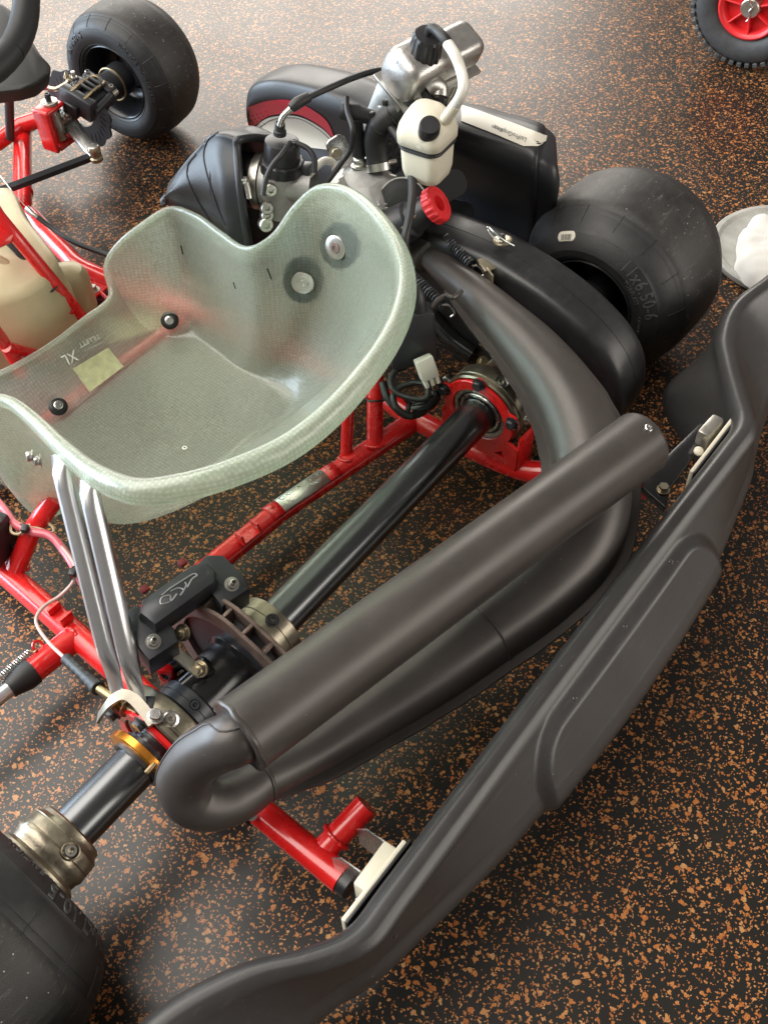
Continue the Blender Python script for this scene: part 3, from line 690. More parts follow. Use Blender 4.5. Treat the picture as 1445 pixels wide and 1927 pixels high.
# ---- exhaust: chamber, flange seam, bend and silencer
def chamber():
    root = bpy.data.objects.new('exhaust', None); C.objects.link(root); root.parent = K
    pts = [(805, 478, .232, .018), (850, 518, .236, .0215), (890, 552, .238, .026), (940, 600, .236, .031), (1005, 668, .228, .038), (1062, 745, .220, .043), (1100, 830, .205, .0465), (1112, 925, .188, .0475), (1088, 1025, .174, .0475), (1011, 1112, .162, .0460), (910, 1190, .154, .0430), (806, 1268, .150, .0385), (700, 1340, .150, .0325), (606, 1403, .154, .0270), (545, 1440, .160, .0240), (495, 1466, .168, .0228)]
    path = [P(u, v, z) for u, v, z, r in pts]; rad = [p[3] for p in pts]
    q = cr([[*p, r] for p, r in zip(path, rad)], 6); pp = [V(x[:3]) for x in q]; rr_ = [x[3] for x in q]
    b = B(); tube(b, pp, rr_, 36); obj('expansion_chamber', b, 'exhaust_paint', root, sharp=60)
    # flange: the pressed halves meet in the plane of the pipe
    b = B(); T, N = frames(pp)
    for side in (1, -1):
        R0 = []
        for i, (p, t, r) in enumerate(zip(pp, T, rr_)):
            if i < 8: continue
            o = t.cross(V((0, 0, 1))).normalized() * side
            e = .0105 + .0004 * math.sin(i * 1.1) + .0003 * math.sin(i * 2.3)
            if i > len(pp) - 12: e *= max(.1, (len(pp) - 1 - i) / 11)
            if i < 16: e *= (i - 7) / 9
            z_ = -.006
            R0.append([p + o * (r * .96) + V((0, 0, z_ + .0022)), p + o * (r + e) + V((0, 0, z_ + .0016)), p + o * (r + e + .0006) + V((0, 0, z_)), p + o * (r + e) + V((0, 0, z_ - .0016)), p + o * (r * .96) + V((0, 0, z_ - .0022))])
        loft(b, R0, closed=False)
    obj('chamber_flange', b, 'exhaust_paint', root, sharp=50)
    for ii in (60,):
        b = B(); c_ = pp[ii]; t_ = T[ii]; xx_, yy_, _ = axes(t_)
        tube(b, [c_ + (xx_ * math.cos(2 * PI * k / 72) + yy_ * math.sin(2 * PI * k / 72)) * (rr_[ii] + .0002 + .0004 * math.sin(k * 2.2)) for k in range(73)], .0013, 6); obj('weld_bead', b, 'exhaust_paint', root)
    # header socket with spring hooks
    hd = (pp[0] - pp[6]).normalized(); p0 = pp[0]
    b = B(); lathe(b, p0 - hd * .012, hd, [(0, .0195), (.004, .0245), (.010, .0255), (.028, .0258), (.031, .0268), (.034, .0258), (.060, .0245), (.066, .0225), (.085, .021), (.14, .021)], 36, closed=False); obj('header_socket', b, 'exhaust_paint', root)
    b = B(); q0 = P(868, 548, .265)
    tube(b, [q0, P(852, 560, .268), P(838, 556, .266), P(822, 566, .262), P(812, 578, .255)], .0032, 10, 5); obj('spring_hook', b, 'exhaust_paint', root)
    # the bend
    c0 = pp[-1]; s0 = P(445, 1390, .285)
    bd = [c0, P(452, 1496, .172), P(400, 1514, .182), P(360, 1504, .198), P(346, 1470, .222), P(368, 1430, .250), P(408, 1404, .274), P(440, 1391, .287), P(466, 1374, .288)]
    qq = cr([list(x) for x in bd], 8); b = B(); tube(b, [V(x) for x in qq], [.0228 + .0032 * min(1, k / 10, (len(qq) - 1 - k) / 6) for k in range(len(qq))], 32); obj('exhaust_bend', b, 'exhaust_paint', root, sharp=60)
    T2, N2 = frames([V(x) for x in qq]); b = B()
    cen = sum((V(x) for x in qq[8:-8]), V()) / len(qq[8:-8])
    sm_ = []
    for x, t in zip(qq, T2):
        o = (V(x) - cen); o = o - t * o.dot(t)
        if o.length < 1e-5: continue
        sm_.append(V(x) + o.normalized() * .0262)
    tube(b, sm_[4:-4], .0011, 6); obj('bend_seam', b, 'exhaust_paint', root)
    # weld where the chamber meets the bend
    b = B(); torus(b, c0, T[-1], .0228, .0022, 30, 8); obj('weld_bead', b, 'exhaust_paint', root)
    # silencer
    a0 = P(447, 1387, .288); a1 = P(1212, 828, .270); d = (a1 - a0).normalized(); Ls = (a1 - a0).length
    R = .0372
    b = B(); lathe(b, a0, d, [(0.002, .0), (.002, .020), (0.000, R - .004), (.001, R), (.004, R + .0008), (.008, R), (Ls - .006, R), (Ls - .002, R - .0015), (Ls - .0005, R - .004), (Ls, R - .012), (Ls, .011), (Ls - .02, .010)], 56); obj('silencer', b, 'exhaust_paint', root, sharp=50)
    # folded, hand-welded end bead
    x, y, _ = axes(d); b = B()
    ring = [a0 + d * (.003 + .0005 * math.sin(k * .7) + .0006 * math.sin(k * 1.1)) + (x * math.cos(2 * PI * k / 60) + y * math.sin(2 * PI * k / 60)) * (R - .0012 + .0005 * math.sin(k * .9)) for k in range(61)]
    tube(b, ring, .0032, 8); obj('weld_bead', b, 'exhaust_paint', root)
    best = None
    for kk in range(120):
        aa = 2 * PI * kk / 120; nn_ = x * math.cos(aa) + y * math.sin(aa); q_ = a0 + d * (Ls - .014) + nn_ * R
        if nn_.dot(CAMLOC - q_) < .2: continue
        l_ = RM.transposed() @ (q_ - CAMLOC); e_ = abs(PW / 2 - FPX * l_.x / l_.z - 1227) + abs(PH / 2 + FPX * l_.y / l_.z - 800)
        if best is None or e_ < best[0]: best = (e_, q_, nn_)
    b = B(); p, n = best[1], best[2]
    lathe(b, p, n, [(-.002, .0048), (.0012, .0048), (.0022, .0038), (.0022, .0022), (.0005, .0015), (.0005, 0)], 20); obj('end_rivet', b, 'steel', root)
    return pp
CH = chamber()

# ---- rear bumper
def bumper():
    root = bpy.data.objects.new('rear_bumper', None); C.objects.link(root); root.parent = K
    yi = [(-.80, -.18), (-.74, -.195), (-.66, -.205), (-.55, -.200), (-.47, -.231), (-.42, -.270), (-.382, -.291), (-.33, -.292), (-.2, -.291), (0, -.290), (.2, -.290), (.33, -.291), (.382, -.288), (.42, -.262), (.47, -.225), (.515, -.198), (.58, -.184), (.66, -.196), (.74, -.205), (.80, -.21)]
    yo = [(-.80, -.26), (-.74, -.275), (-.66, -.290), (-.55, -.305), (-.47, -.315), (-.42, -.328), (-.382, -.342), (-.33, -.352), (-.2, -.372), (0, -.383), (.2, -.378), (.33, -.358), (.382, -.348), (.42, -.335), (.47, -.322), (.515, -.312), (.58, -.302), (.66, -.292), (.74, -.285), (.80, -.28)]
    A = cr([(a[0], a[1], c[1] + .010) for a, c in zip(yi, yo)], 14)
    # even stations along the bar
    A2 = []; xq = -.80
    while xq <= .8001:
        for p_, q_ in zip(A[:-1], A[1:]):
            if p_[0] <= xq <= q_[0] + 1e-9:
                f_ = (xq - p_[0]) / max(1e-9, q_[0] - p_[0]); A2.append((xq, p_[1] + (q_[1] - p_[1]) * f_, p_[2] + (q_[2] - p_[2]) * f_)); break
        xq += .005
    rings = []
    for (x, i, o) in A2:
        wd = i - o; ax_ = abs(x)
        ear = max(0, 1 - abs(x - .480) / .075); ear = ear * ear * (3 - 2 * ear) * .75
        zt = .205 + .0 * ax_ - .02 * max(0, (ax_ - .62) / .18) ** 2
        drop = max(0, (ax_ - .62) / .18)
        fs = lambda k: (i - .034 + (o + .010 - i + .034) * k, zt - .009 + (.140 - zt + .009) * k)
        sec = [(i + .010 + .050 * ear, .060), (i + .008 + .060 * ear, .095), (i + .003 + .035 * ear, .135), (i, .172), (i - .003, zt - .012), (i - .012, zt - .001), (i - .022, zt), (i - .028, zt - .003), fs(0), fs(.12), fs(.3), fs(.5), fs(.7), fs(.88), fs(1), (o + .004, .126), (o + .003, .116), (o + .006, .104), (o + .014, .080), (o + .030, .060), (o + wd * .5, .042), (i - .012, .046)]
        s2 = cr([list(p) for p in sec], 6, closed=True)
        rings.append([V((x, p[0], p[1])) for p in s2])
    # recessed flat panel in the middle of the sloping face
    def panel(v):
        x = v.x; zc = v.z
        cx, hx = .040, .195; cz, hz = .125, .072
        dx = abs(x - cx) - (hx - .066); dz = abs(zc - cz) - (hz - .066)
        q = math.hypot(max(dx, 0), max(dz, 0)) - .066
        return max(0., min(1., -q / .015))
    for r in rings:
        xx = r[0].x
        for v in r:
            if v.y < -.305 and v.z > .075:
                k = panel(v) * max(0, min(1, (-.305 - v.y) / .012)); k = k * k * (3 - 2 * k)
                v.y -= .0100 * k; v.z += .0050 * k
    b = B(); loft(b, rings, True, True); obj('bumper_shell', b, 'bumper_plastic', root, sharp=60)
    b = B()
    for (u, v) in ((1262, 1057), (1176, 1179)):
        pass
    return root, rings
BR, brings = bumper()
# dimples and brackets
bvh = None
def bvh_of(o):
    dg = bpy.context.evaluated_depsgraph_get(); return BVHTree.FromObject(o, dg)
sh = [c for c in BR.children if c.name.startswith('bumper_shell')][0]
bpy.context.view_layer.update(); bv = bvh_of(sh)
for (u, v, r) in ((1262, 1057, .0030), (1176, 1179, .0028), (1082, 1314, .0028), (746, 1759, .0045)):
    h = bv.ray_cast(CAMLOC, ray(u, v))
    if h[0] is not None:
        b = B(); lathe(b, h[0] - h[1] * .001, h[1], [(0, r), (.0014, r), (.0020, r * .7), (.0012, r * .35), (.0012, 0)], 16); obj('bumper_dimple', b, 'bumper_plastic', BR)
def bracket(s):
    root = bpy.data.objects.new('bumper_bracket', None); C.objects.link(root); root.parent = K
    if s < 0:
        pa = P(655, 1742, .185); pb = P(772, 1590, .185)
    else:
        pa = P(1290, 885, .185); pb = P(1383, 775, .185)
    mid = (pa + pb) / 2; L_ = (pb - pa).length
    b = B(); box(b, (mid.x, -.2855, .150), (L_, .005, .074), bev=.0015); obj('mounting_plate', b, 'white_metal', root)
    b = B(); box(b, (mid.x + .002, -.2895, .150), (L_ + .004, .003, .076), bev=.001); obj('plate_gasket', b, 'black_rubber', root)
    return root, mid
r1, m1 = bracket(-1)
b = B(); box(b, P(708, 1630, .165) + V((0, 0, -.020)), (.052, .018, .040), M.Rotation(math.radians(2), 4, 'Z'), .003); obj('clamp_block', b, 'white_metal', r1)
# saddle of bent steel: two curved cheeks
for (u, v, du) in ((672, 1655, 0), (718, 1600, 1)):
    b = B(); p = P(u, v, .135)
    prism(b, [(-.030, -.030), (-.032, .004), (-.020, .022), (.004, .026), (.026, .012), (.026, -.030)], M(((0, 0, 1, p.x), (-1, 0, 0, p.y), (0, 1, 0, p.z), (0, 0, 0, 1))), .0025, .0006, 1); obj('bracket_cheek', b, 'steel', r1)
b = B(); cyl(b, P(670, 1690, .12), P(684, 1708, .12), .0022, 10); obj('bracket_pin', b, 'zinc', r1)
r2, m2 = bracket(1)
b = B(); zt = .165; poly = [P(1206, 915, zt), P(1212, 898, zt), P(1316, 796, zt), P(1345, 800, zt), P(1300, 862, zt), P(1262, 915, zt), P(1252, 955, zt)]
o_ = poly[0]; prism(b, [((p - o_).x, (p - o_).y) for p in poly], M.Translation(V((o_.x, o_.y, zt - .012))), .012, .002, 2); obj('bracket_arm', b, 'gloss_black', r2)
b = B(); box(b, P(1333, 814, .172), (.040, .017, .030), M.Rotation(math.radians(-3), 4, 'Z'), .004); obj('clamp_block', b, 'silver_grey', r2)
b = B(); hexh(b, P(1247, 922, .166), (0, 0, 1), .0065, .008); obj('arm_bolt', b, 'gold_steel', r2)
b = B(); lathe(b, P(1313, 850, .170), (-.2, -.2, 1), [(0, .006), (.003, .006), (.005, .004), (.006, 0)], 16); obj('plate_screw', b, 'white_metal', r2)
b = B(); cyl(b, P(1200, 922, .12), P(1228, 898, .12), .0155, 24); obj('frame_tube', b, 'red_paint', fr_n)

# ---- chain guard
def guard():
    root = bpy.data.objects.new('chain_guard', None); C.objects.link(root); root.parent = K
    top = [(.215, .245), (.205, .262), (.17, .268), (.10, .270), (.04, .262), (-.015, .249), (-.065, .229), (-.105, .203), (-.130, .172), (-.141, .135), (-.138, .095), (-.120, .060), (-.085, .044), (-.03, .040), (.05, .060), (.13, .110), (.20, .170)]
    pr = cr([list(p) for p in top], 5, closed=True)
    x0, x1 = .388, .456
    cx = sum(p[0] for p in pr) / len(pr); cz = sum(p[1] for p in pr) / len(pr)
    prof = [(0.0, .016), (.0015, .010), (.004, .005), (.009, .0015), (.016, 0), (.030, -.0005), (.0335, -.0005), (.0340, .0006), (.0346, -.0005), (.058, 0), (.067, .0015), (.073, .005), (.076, .010), (.077, .016)]
    rings = []
    n = len(pr)
    for (t, ins) in prof:
        ring = []
        for k in range(n):
            p = pr[k]; a = pr[k - 1]; c = pr[(k + 1) % n]; tx, tz = c[0] - a[0], c[1] - a[1]; l = math.hypot(tx, tz) or 1
            nx, nz = -tz / l, tx / l
            ring.append(V((x0 + t, p[0] + nx * ins * (1 if True else -1), p[1] + nz * ins)))
        rings.append(ring)
    b = B(); loft(b, rings, True, True); o = obj('guard_shell', b, 'black_plastic', root, sharp=50)
    return root, o
GR, GO = guard()
# washer with an R-clip and the spring clip
b = B(); wp = P(945, 453, .279); lathe(b, wp, (0, .1, 1), [(0, 0), (0, .013), (.0015, .013), (.002, .012), (.002, .005), (.002, 0)], 32); obj('washer', b, 'gold_steel', GR)
b = B(); lathe(b, wp, (0, .1, 1), [(.002, .0045), (.009, .0045), (.010, .003), (.010, 0)], 16); obj('stud', b, 'black_metal', GR)
b = B(); z_ = wp.z + .009
tube(b, [P(968, 463, z_), P(945, 450, z_), P(930, 437, z_ + .004), P(918, 426, z_ + .006), P(917, 430, z_ + .01), P(928, 446, z_ + .004), P(945, 455, z_ + .003)], .0011, 8, 5); obj('pin_clip', b, 'steel', GR)
b = B(); cp = P(917, 497, .262); box(b, cp, (.020, .024, .004), M.Rotation(-.5, 4, 'Z') @ M.Rotation(.15, 4, 'X'), .001); box(b, cp + V((-.010, -.009, -.012)), (.003, .024, .026), M.Rotation(-.5, 4, 'Z'), .0008); obj('spring_clip', b, 'gold_steel', GR)
b = B(); c2 = P(1010, 640, .2)

# ---- seat
def seat():
    root = bpy.data.objects.new('seat', None); C.objects.link(root); root.parent = K
    # rim (u,v,z) on the visible side; the left front corner mirrors the right
    RV = [P(205, 556, .150), P(196, 500, .185), P(218, 460, .215), P(262, 422, .245), P(320, 388, .262), P(372, 402, .270), P(418, 435, .282), P(466, 464, .300), P(512, 440, .325), P(550, 388, .355), P(598, 348, .385), P(658, 350, .402), P(722, 396, .415), P(770, 468, .422), P(778, 548, .424), P(742, 640, .426), P(655, 752, .430), P(560, 832, .432), P(450, 884, .432), P(340, 916, .430), P(245, 924, .424), P(165, 892, .412), P(105, 842, .400), P(50, 786, .396), P(0, 752, .394)]
    BT = [(.150, .520), (.165, .520), (.175, .515), (.182, .500), (.190, .480), (.190, .455), (.190, .430), (.188, .400), (.186, .370), (.182, .335), (.176, .305), (.166, .285), (.152, .280), (.132, .275), (.10, .273), (.06, .273), (.01, .274), (-.05, .278), (-.085, .286), (-.11, .298), (-.125, .312), (-.136, .330), (-.145, .350), (-.150, .370), (-.155, .395)]
    left = [(V((-.245, .345, .375)), (-.166, .40)), (V((-.225, .395, .335)), (-.168, .42)), (V((-.215, .440, .300)), (-.168, .44)), (V((-.210, .485, .275)), (-.168, .46)), (V((-.212, .530, .258)), (-.165, .49)), (V((-.205, .575, .235)), (-.158, .51)), (V((-.180, .605, .190)), (-.15, .52)), (V((-.130, .600, .155)), (-.125, .52)), (V((-.06, .588, .142)), (-.06, .52)), (V((.01, .580, .140)), (.01, .52)), (V((.075, .580, .142)), (.08, .52))]
    RIM = [list(p) for p in RV] + [list(p[0]) for p in left]
    BOT = [[*p, .062] for p in BT] + [[*p[1], .062] for p in left]
    N_ = 5
    ctl = cr([r + bt for r, bt in zip(RIM, BOT)], N_, closed=True)
    n = len(ctl); rim = [V(c[:3]) for c in ctl]; bot = [V(c[3:]) for c in ctl]
    cen = V((0.0, .39, .055))
    rings = []
    def out(k):
        t = (rim[(k + 1) % n] - rim[k - 1]); t.z *= .4; o = t.cross(V((0, 0, 1))); o.z = 0
        o = o.normalized()
        if o.dot(V((rim[k].x - .0, rim[k].y - .28, 0))) < 0: o = -o
        return o
    outs = [out(k) for k in range(n)]
    for it in range(3): outs = [(outs[k - 1] + outs[k] + outs[(k + 1) % n]).normalized() for k in range(n)]
    # lip: broad along the back, thin along the thighs and the front; the measured rim is its outer edge
    lw_ = []
    for k in range(n):
        y = rim[k].y; lw_.append(0.0058 + .0085 * max(0, min(1, (.30 - y) / .22)))
    rim = [rim[k] - outs[k] * lw_[k] for k in range(n)]
    lip = [(.92, -1.5), (1.02, -1.1), (1.0, -.70), (.86, -.32), (.60, -.08), (.30, .02), (.0, .0)]
    for (a, z) in lip: rings.append([rim[k] + outs[k] * a * lw_[k] + V((0, 0, z * lw_[k])) for k in range(n)])
    rings.append([rim[k] - outs[k] * lw_[k] * .22 + V((0, 0, -.22 * lw_[k])) for k in range(n)])
    NW = 18
    for i in range(1, NW + 1):
        ph = i / NW
        ring = []
        for k in range(n):
            R_, B_ = rim[k] - outs[k] * lw_[k] * .30 + V((0, 0, -.35 * lw_[k])), bot[k]
            # back (y small): straighter slope; sides: steeper wall
            back = max(0, min(1, (.16 - R_.y) / .15)); front = max(0, min(1, (R_.y - .50) / .06))
            e = 1.95 - .85 * back - 1.0 * front * (1 - min(1, abs(R_.x) / .2))
            lb = max(0, min(1, (-.04 - R_.x) / .12)) * max(0, min(1, (.36 - R_.y) / .12)); e = max(1.08, e - lb * .75)
            a = ph * PI / 2
            cx = 1 - math.cos(a) ** (2 / e); sz = math.sin(a) ** (2 / e)
            # start: follow the lip inward
            ring.append(V((R_.x + (B_.x - R_.x) * cx, R_.y + (B_.y - R_.y) * cx, R_.z + (B_.z - R_.z) * sz)))
        rings.append(ring)
    # fill the pan
    last = rings[-1]
    for s in (.8, .58, .36, .15): rings.append([cen + (p - cen) * s + V((0, 0, -.0)) for p in last])
    # a raised rib up the right of the back, where the two halves of the shape meet
    b = B(); vr = loft(b, rings, True); cv = b.verts.new(cen)
    for k in range(n): b.faces.new((vr[-1][k], vr[-1][(k + 1) % n], cv)).smooth = True
    nl = len(lip) + 1
    b.faces.ensure_lookup_table()
    for fi, f in enumerate(b.faces):
        f.material_index = 1 if fi < n * (nl) else 0
    for it in range(2): bmesh.ops.smooth_vert(b, verts=[v for r in vr[nl + 1:] for v in r] + [cv], factor=.35, use_axis_x=True, use_axis_y=True, use_axis_z=True)
    o = obj('seat_shell', b, None, root, sharp=180, mats=['fibreglass', 'fibreglass_rim'])
    md = o.modifiers.new('solid', 'SOLIDIFY'); md.thickness = .0045; md.offset = 0
    md = o.modifiers.new('sub', 'SUBSURF'); md.levels = 1; md.render_levels = 1
    return root, o
SR, SO = seat()
bpy.context.view_layer.update(); sv = bvh_of(SO)
def shit(u, v):
    h = sv.ray_cast(CAMLOC, ray(u, v))
    if h[0] is None: return P(u, v, .1), V((0, 0, 1))
    n = h[1]
    if n.dot(ray(u, v)) > 0: n = -n
    return h[0], n
for (u, v) in ((320, 603), (110, 765)):
    p, n = shit(u, v); n = (n + V((0, 0, .5))).normalized()
    b = B(); lathe(b, p, n, [(-.001, .0), (-.001, .0135), (.001, .0138), (.005, .010), (.006, .0088), (.006, 0)], 36); w_ = obj('seat_washer', b, 'black_rubber', SR)
    b = B(); lathe(b, p + n * .006, n, [(0, 0), (0, .0066), (.0018, .0066), (.0024, .0055), (.0024, .003), (.0006, .0028), (.0006, 0)], 24); obj('seat_bolt', b, 'steel', SR)
for (u, v, mc) in ((637, 463, 'dark_red'), (570, 528, 'steel')):
    p, n = shit(u, v); n0 = n; n = (n * .8 + V((-.75, -.32, .42)) * .8).normalized(); p = p + n0 * .0045
    b = B(); cv_ = None; rings_ = []
    for rr_ in (.25, .5, .75, 1.0):
        ring = []
        for k in range(28):
            a_ = 2 * PI * k / 28; p2, n2 = shit(u + 36 * rr_ * math.cos(a_), v + 44 * rr_ * math.sin(a_)); ring.append(p2 - n2 * .0030)
        rings_.append(ring)
    loft(b, rings_, True, False); b.faces.new([b.verts[0]] * 0) if False else None
    obj('seat_pad', b, 'fabric_pad', SR, solid=.001)
    b = B(); lathe(b, p, n, [(-.001, .0), (-.001, .0155), (.0014, .0155), (.002, .0145), (.002, .006), (.002, 0)], 40); obj('seat_washer', b, 'zinc', SR, 'large silver washer on the rib of the seat')
    b = B(); lathe(b, p + n * .002, n, [(0, .0078), (.0012, .0070), (.0014, .0032), (.0002, .0028), (.0002, 0)], 24); obj('seat_bolt', b, 'brake_iron' if mc == 'dark_red' else 'steel', SR)
# labels printed on the seat: drape a grid on to the shell
def drape(name, quad, m, lift=.0006, n=12, rad=True):
    b = B(); g = []
    for i in range(n + 1):
        row = []
        for j in range(n + 1):
            s, t = i / n, j / n
            u = (quad[0][0] * (1 - s) + quad[1][0] * s) * (1 - t) + (quad[3][0] * (1 - s) + quad[2][0] * s) * t
            v = (quad[0][1] * (1 - s) + quad[1][1] * s) * (1 - t) + (quad[3][1] * (1 - s) + quad[2][1] * s) * t
            p, nn = shit(u, v); row.append(b.verts.new(p + nn * lift))
        g.append(row)
    for i in range(n):
        for j in range(n): b.faces.new((g[i][j], g[i + 1][j], g[i + 1][j + 1], g[i][j + 1]))
    return obj(name, b, m, SR)
drape('paper_label', [(137, 694), (204, 654), (233, 690), (169, 738)], 'pale_label')
def drape_text(s, size, u0, v0, ang, m, sx=1.0):
    t = textmesh(s, size, 0, 1.0, 'CENTER'); ca, sa = math.cos(ang), math.sin(ang)
    for v in t.verts:
        x, y = v.co.x * sx, -v.co.y
        p, nn = shit(u0 + x * ca - y * sa, v0 + x * sa + y * ca); v.co = p + nn * .0007
    return obj('seat_lettering', t, m, SR)
A_ = math.radians(180 - 27)
drape_text('XL', 30, 131, 673, A_, 'print_white', .8)
drape_text('TILLETT', 13, 168, 641, A_, 'print_white', .95)
drape_text('RACING SEATS', 4.5, 176, 652, A_, 'print_white', 1.2)
# cut slots and holes in the shell
for (u, v, du, dv) in ((343, 470, 2, 8), (507, 515, 4, 10), (442, 537, 2, 6)):
    pts = [shit(u + du * k, v + dv * k) for k in (-1, -.3, .3, 1)]
    b = B(); tube(b, [p + n * .0004 for p, n in pts], .0010, 6, 4); obj('seat_slot', b, 'print_black', SR)
p, n = shit(348, 843); b = B(); lathe(b, p, n, [(.0002, .0036), (.0008, .0034), (.0010, .0022), (0, .0018)], 16); obj('seat_hole', b, 'print_white', SR)
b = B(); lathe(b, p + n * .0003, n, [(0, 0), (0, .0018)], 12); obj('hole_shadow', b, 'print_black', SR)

# ---- chrome seat struts (left)
def strut(top, bot):
    d = (bot - top).normalized(); L_ = (bot - top).length
    b = B(); x, y, _ = axes(d); sidev = d.cross(V((.3, -.6, .6))).normalized(); dep = d.cross(sidev).normalized()
    rings = []
    for s, wx, wy in ((-.004, .0015, .0125), (.004, .005, .0120), (.014, .0100, .0112), (.03, .0108, .0108), (L_ - .045, .0108, .0108), (L_ - .030, .0098, .0112), (L_ - .014, .0052, .0122), (L_ - .004, .0018, .0128), (L_ + .014, .0016, .0118)):
        rings.append([top + d * s + sidev * math.cos(2 * PI * k / 24) * wx + dep * math.sin(2 * PI * k / 24) * wy for k in range(24)])
    loft(b, rings, True, True); return obj('seat_strut', b, 'chrome', K, sharp=40)
strut(P(112, 862, .382), P(216, 1280, .205)); strut(P(163, 900, .375), P(257, 1300, .205))
for (u, v, z) in ((78, 866, .375), (64, 858, .378)):
    b = B(); hexh(b, P(u, v, z), (-.8, .5, .2), .0055, .007); obj('strut_nut', b, 'zinc', K)
# bracket the struts bolt to
b = B(); pl = [P(186, 1350, .195), P(196, 1358, .195)]
hook = [P(186, 1352, .172), P(196, 1336, .190), P(212, 1318, .200), P(232, 1308, .203), P(252, 1316, .203), P(272, 1338, .203), P(290, 1362, .203)]
q = [V(x) for x in cr([list(h) for h in hook], 6)]
T, N = frames(q); rings = []
for pnt, t in zip(q, T):
    wv = V((.55, .45, 0)).normalized(); nv = t.cross(wv).normalized(); wv = nv.cross(t).normalized()
    rings.append([pnt + wv * a * .0060 + nv * c * .0016 for a, c in ((-1, -1), (1, -1), (1, 1), (-1, 1))])
loft(b, rings, True, True); obj('strut_bracket', b, 'bracket_steel', K)
b = B(); hexh(b, P(293, 1348, .205), (0, -.2, 1), .0070, .008); obj('strut_bolt', b, 'steel', K)
b = B(); box(b, P(276, 1330, .192), (.020, .020, .014), M.Rotation(.6, 4, 'Z'), .003); obj('strut_clamp', b, 'black_metal', K)
# speed sensor: brass bolt, black sheath and wire
a = P(268, 1350, .185); c = P(186, 1296, .180)
b = B(); dd = (a - c); tube(b, [c, a], .0048, 16); obj('sensor_body', b, 'brass', K)
b = B(); hexh(b, P(226, 1324, .184), -dd, .0085, .006); hexh(b, P(240, 1334, .184), -dd, .0080, .005); obj('sensor_nut', b, 'brass', K)
c0 = P(126, 1240, .150)
b = B(); n = 26
pth = [c0 + (c - c0) * (k / n) for k in range(n + 1)]
tube(b, pth, [.0058 + .0010 * (k % 4 < 2) + (.0022 * max(0, (k - 15) / 11)) for k in range(n + 1)], 18); obj('sensor_sheath', b, 'black_rubber', K)
b = B(); tube(b, [P(128, 1243, .150), P(95, 1212, .130), P(72, 1180, .115), P(70, 1160, .110), P(85, 1140, .105), P(115, 1120, .105), P(138, 1095, .12), P(143, 1070, .13), P(130, 1045, .13), P(105, 1018, .128), P(75, 1000, .128), P(52, 998, .128), P(40, 1006, .128)], .0022, 10, 6); obj('sensor_wire', b, 'wire_pink', K)
b = B(); tube(b, [P(50, 998, .13), P(65, 980, .134), P(82, 978, .132), P(100, 992, .13), P(98, 1002, .13), P(72, 994, .131), P(46, 990, .131), P(25, 982, .13), P(22, 1000, .13), P(35, 1005, .13), P(48, 996, .133)], .0018, 8, 6); obj('wire_loop', b, 'wire_tan', K)
b = B(); tube(b, [P(-20, 925, .13), P(10, 960, .13), P(28, 985, .13), P(60, 1000, .13), P(95, 1008, .13), P(120, 1035, .125), P(145, 1075, .12), P(185, 1160, .09), P(215, 1230, .08)], .0055, 12, 6); obj('brake_hose', b, 'hose_pink', K)
for (u, v, z, d_) in ((48, 995, .13, (1, .1, 0)), (138, 1078, .13, (.4, -.9, 0))):
    b = B(); box(b, P(u, v, z + .008), (.010, .008, .008), M.Rotation(.5, 4, 'Z'), .001); torus(b, P(u, v, z), d_, .0075, .0012, 20, 6); obj('cable_tie', b, 'black_plastic', K)
b = B(); torus(b, P(44, 1030, .09), P(60, 1000, .115) - P(30, 1072, ZR + .01), .0145, .0014, 24, 6); obj('cable_tie', b, 'black_plastic', K)
# black box at the left edge, part of the side pod mounting
b = B(); box(b, P(-22, 1010, .115), (.05, .05, .06), M.Rotation(.25, 4, 'Z'), .004); obj('brake_reservoir', b, 'black_plastic', K)

# ---- engine
EN = bpy.data.objects.new('engine', None); C.objects.link(EN); EN.parent = K
b = B(); hc = P(692, 372, .285)
hd = V((-.10, .06, 1)).normalized()
lathe(b, hc - hd * .11, hd, [(0, .0), (0, .046), (.06, .046), (.066, .052), (.080, .054), (.084, .050), (.090, .055), (.104, .055), (.112, .052), (.124, .046), (.136, .036), (.146, .026), (.150, .0)], 64, fn=lambda t, r, a: r * (1 + (.05 * math.cos(6 * a) if .085 < t < .112 else (.03 * math.cos(6 * a + .5) if t > .11 else 0)))); obj('cylinder_head', b, 'cast_aluminium', EN)
b = B(); x, y, _ = axes(hd)
for k in range(12):
    a = 2 * PI * k / 12 + .05; e = x * math.cos(a) + y * math.sin(a); box(b, hc + e * .032 + hd * .018, (.026, .0040, .016), frame((0, 0, 0), (e - hd * .75).normalized(), e.cross(hd)), .0012, 1)
for k in range(6):
    a = 2 * PI * k / 6 + .3; p = hc + (x * math.cos(a) + y * math.sin(a)) * .043 + hd * .0
    lathe(b, p, hd, [(-.02, .0105), (.008, .0100), (.011, .0085), (.011, .006)], 16); hexh(b, p + hd * .010, hd, .0055, .005)
obj('head_boss', b, 'aluminium', EN)
for k, (u, v, z, s) in enumerate(((640, 395, .29, (.012, .05, .03)), (735, 405, .28, (.05, .014, .03)), (665, 345, .30, (.03, .02, .022)), (745, 360, .28, (.03, .03, .03)))):
    b = B(); box(b, P(u, v, z), s, M.Rotation(.4 + k, 4, 'Z') @ M.Rotation(.2, 4, 'X'), .006, 3); obj('casting_rib', b, 'cast_aluminium', EN)
b = B(); box(b, P(690, 440, .19), (.13, .15, .14), M.Rotation(.1, 4, 'Z'), .02, 3); obj('crankcase', b, 'cast_aluminium', EN)
b = B(); box(b, P(700, 400, .235), (.115, .12, .05), M.Rotation(.25, 4, 'Z'), .012, 3); obj('cylinder_block', b, 'aluminium', EN)
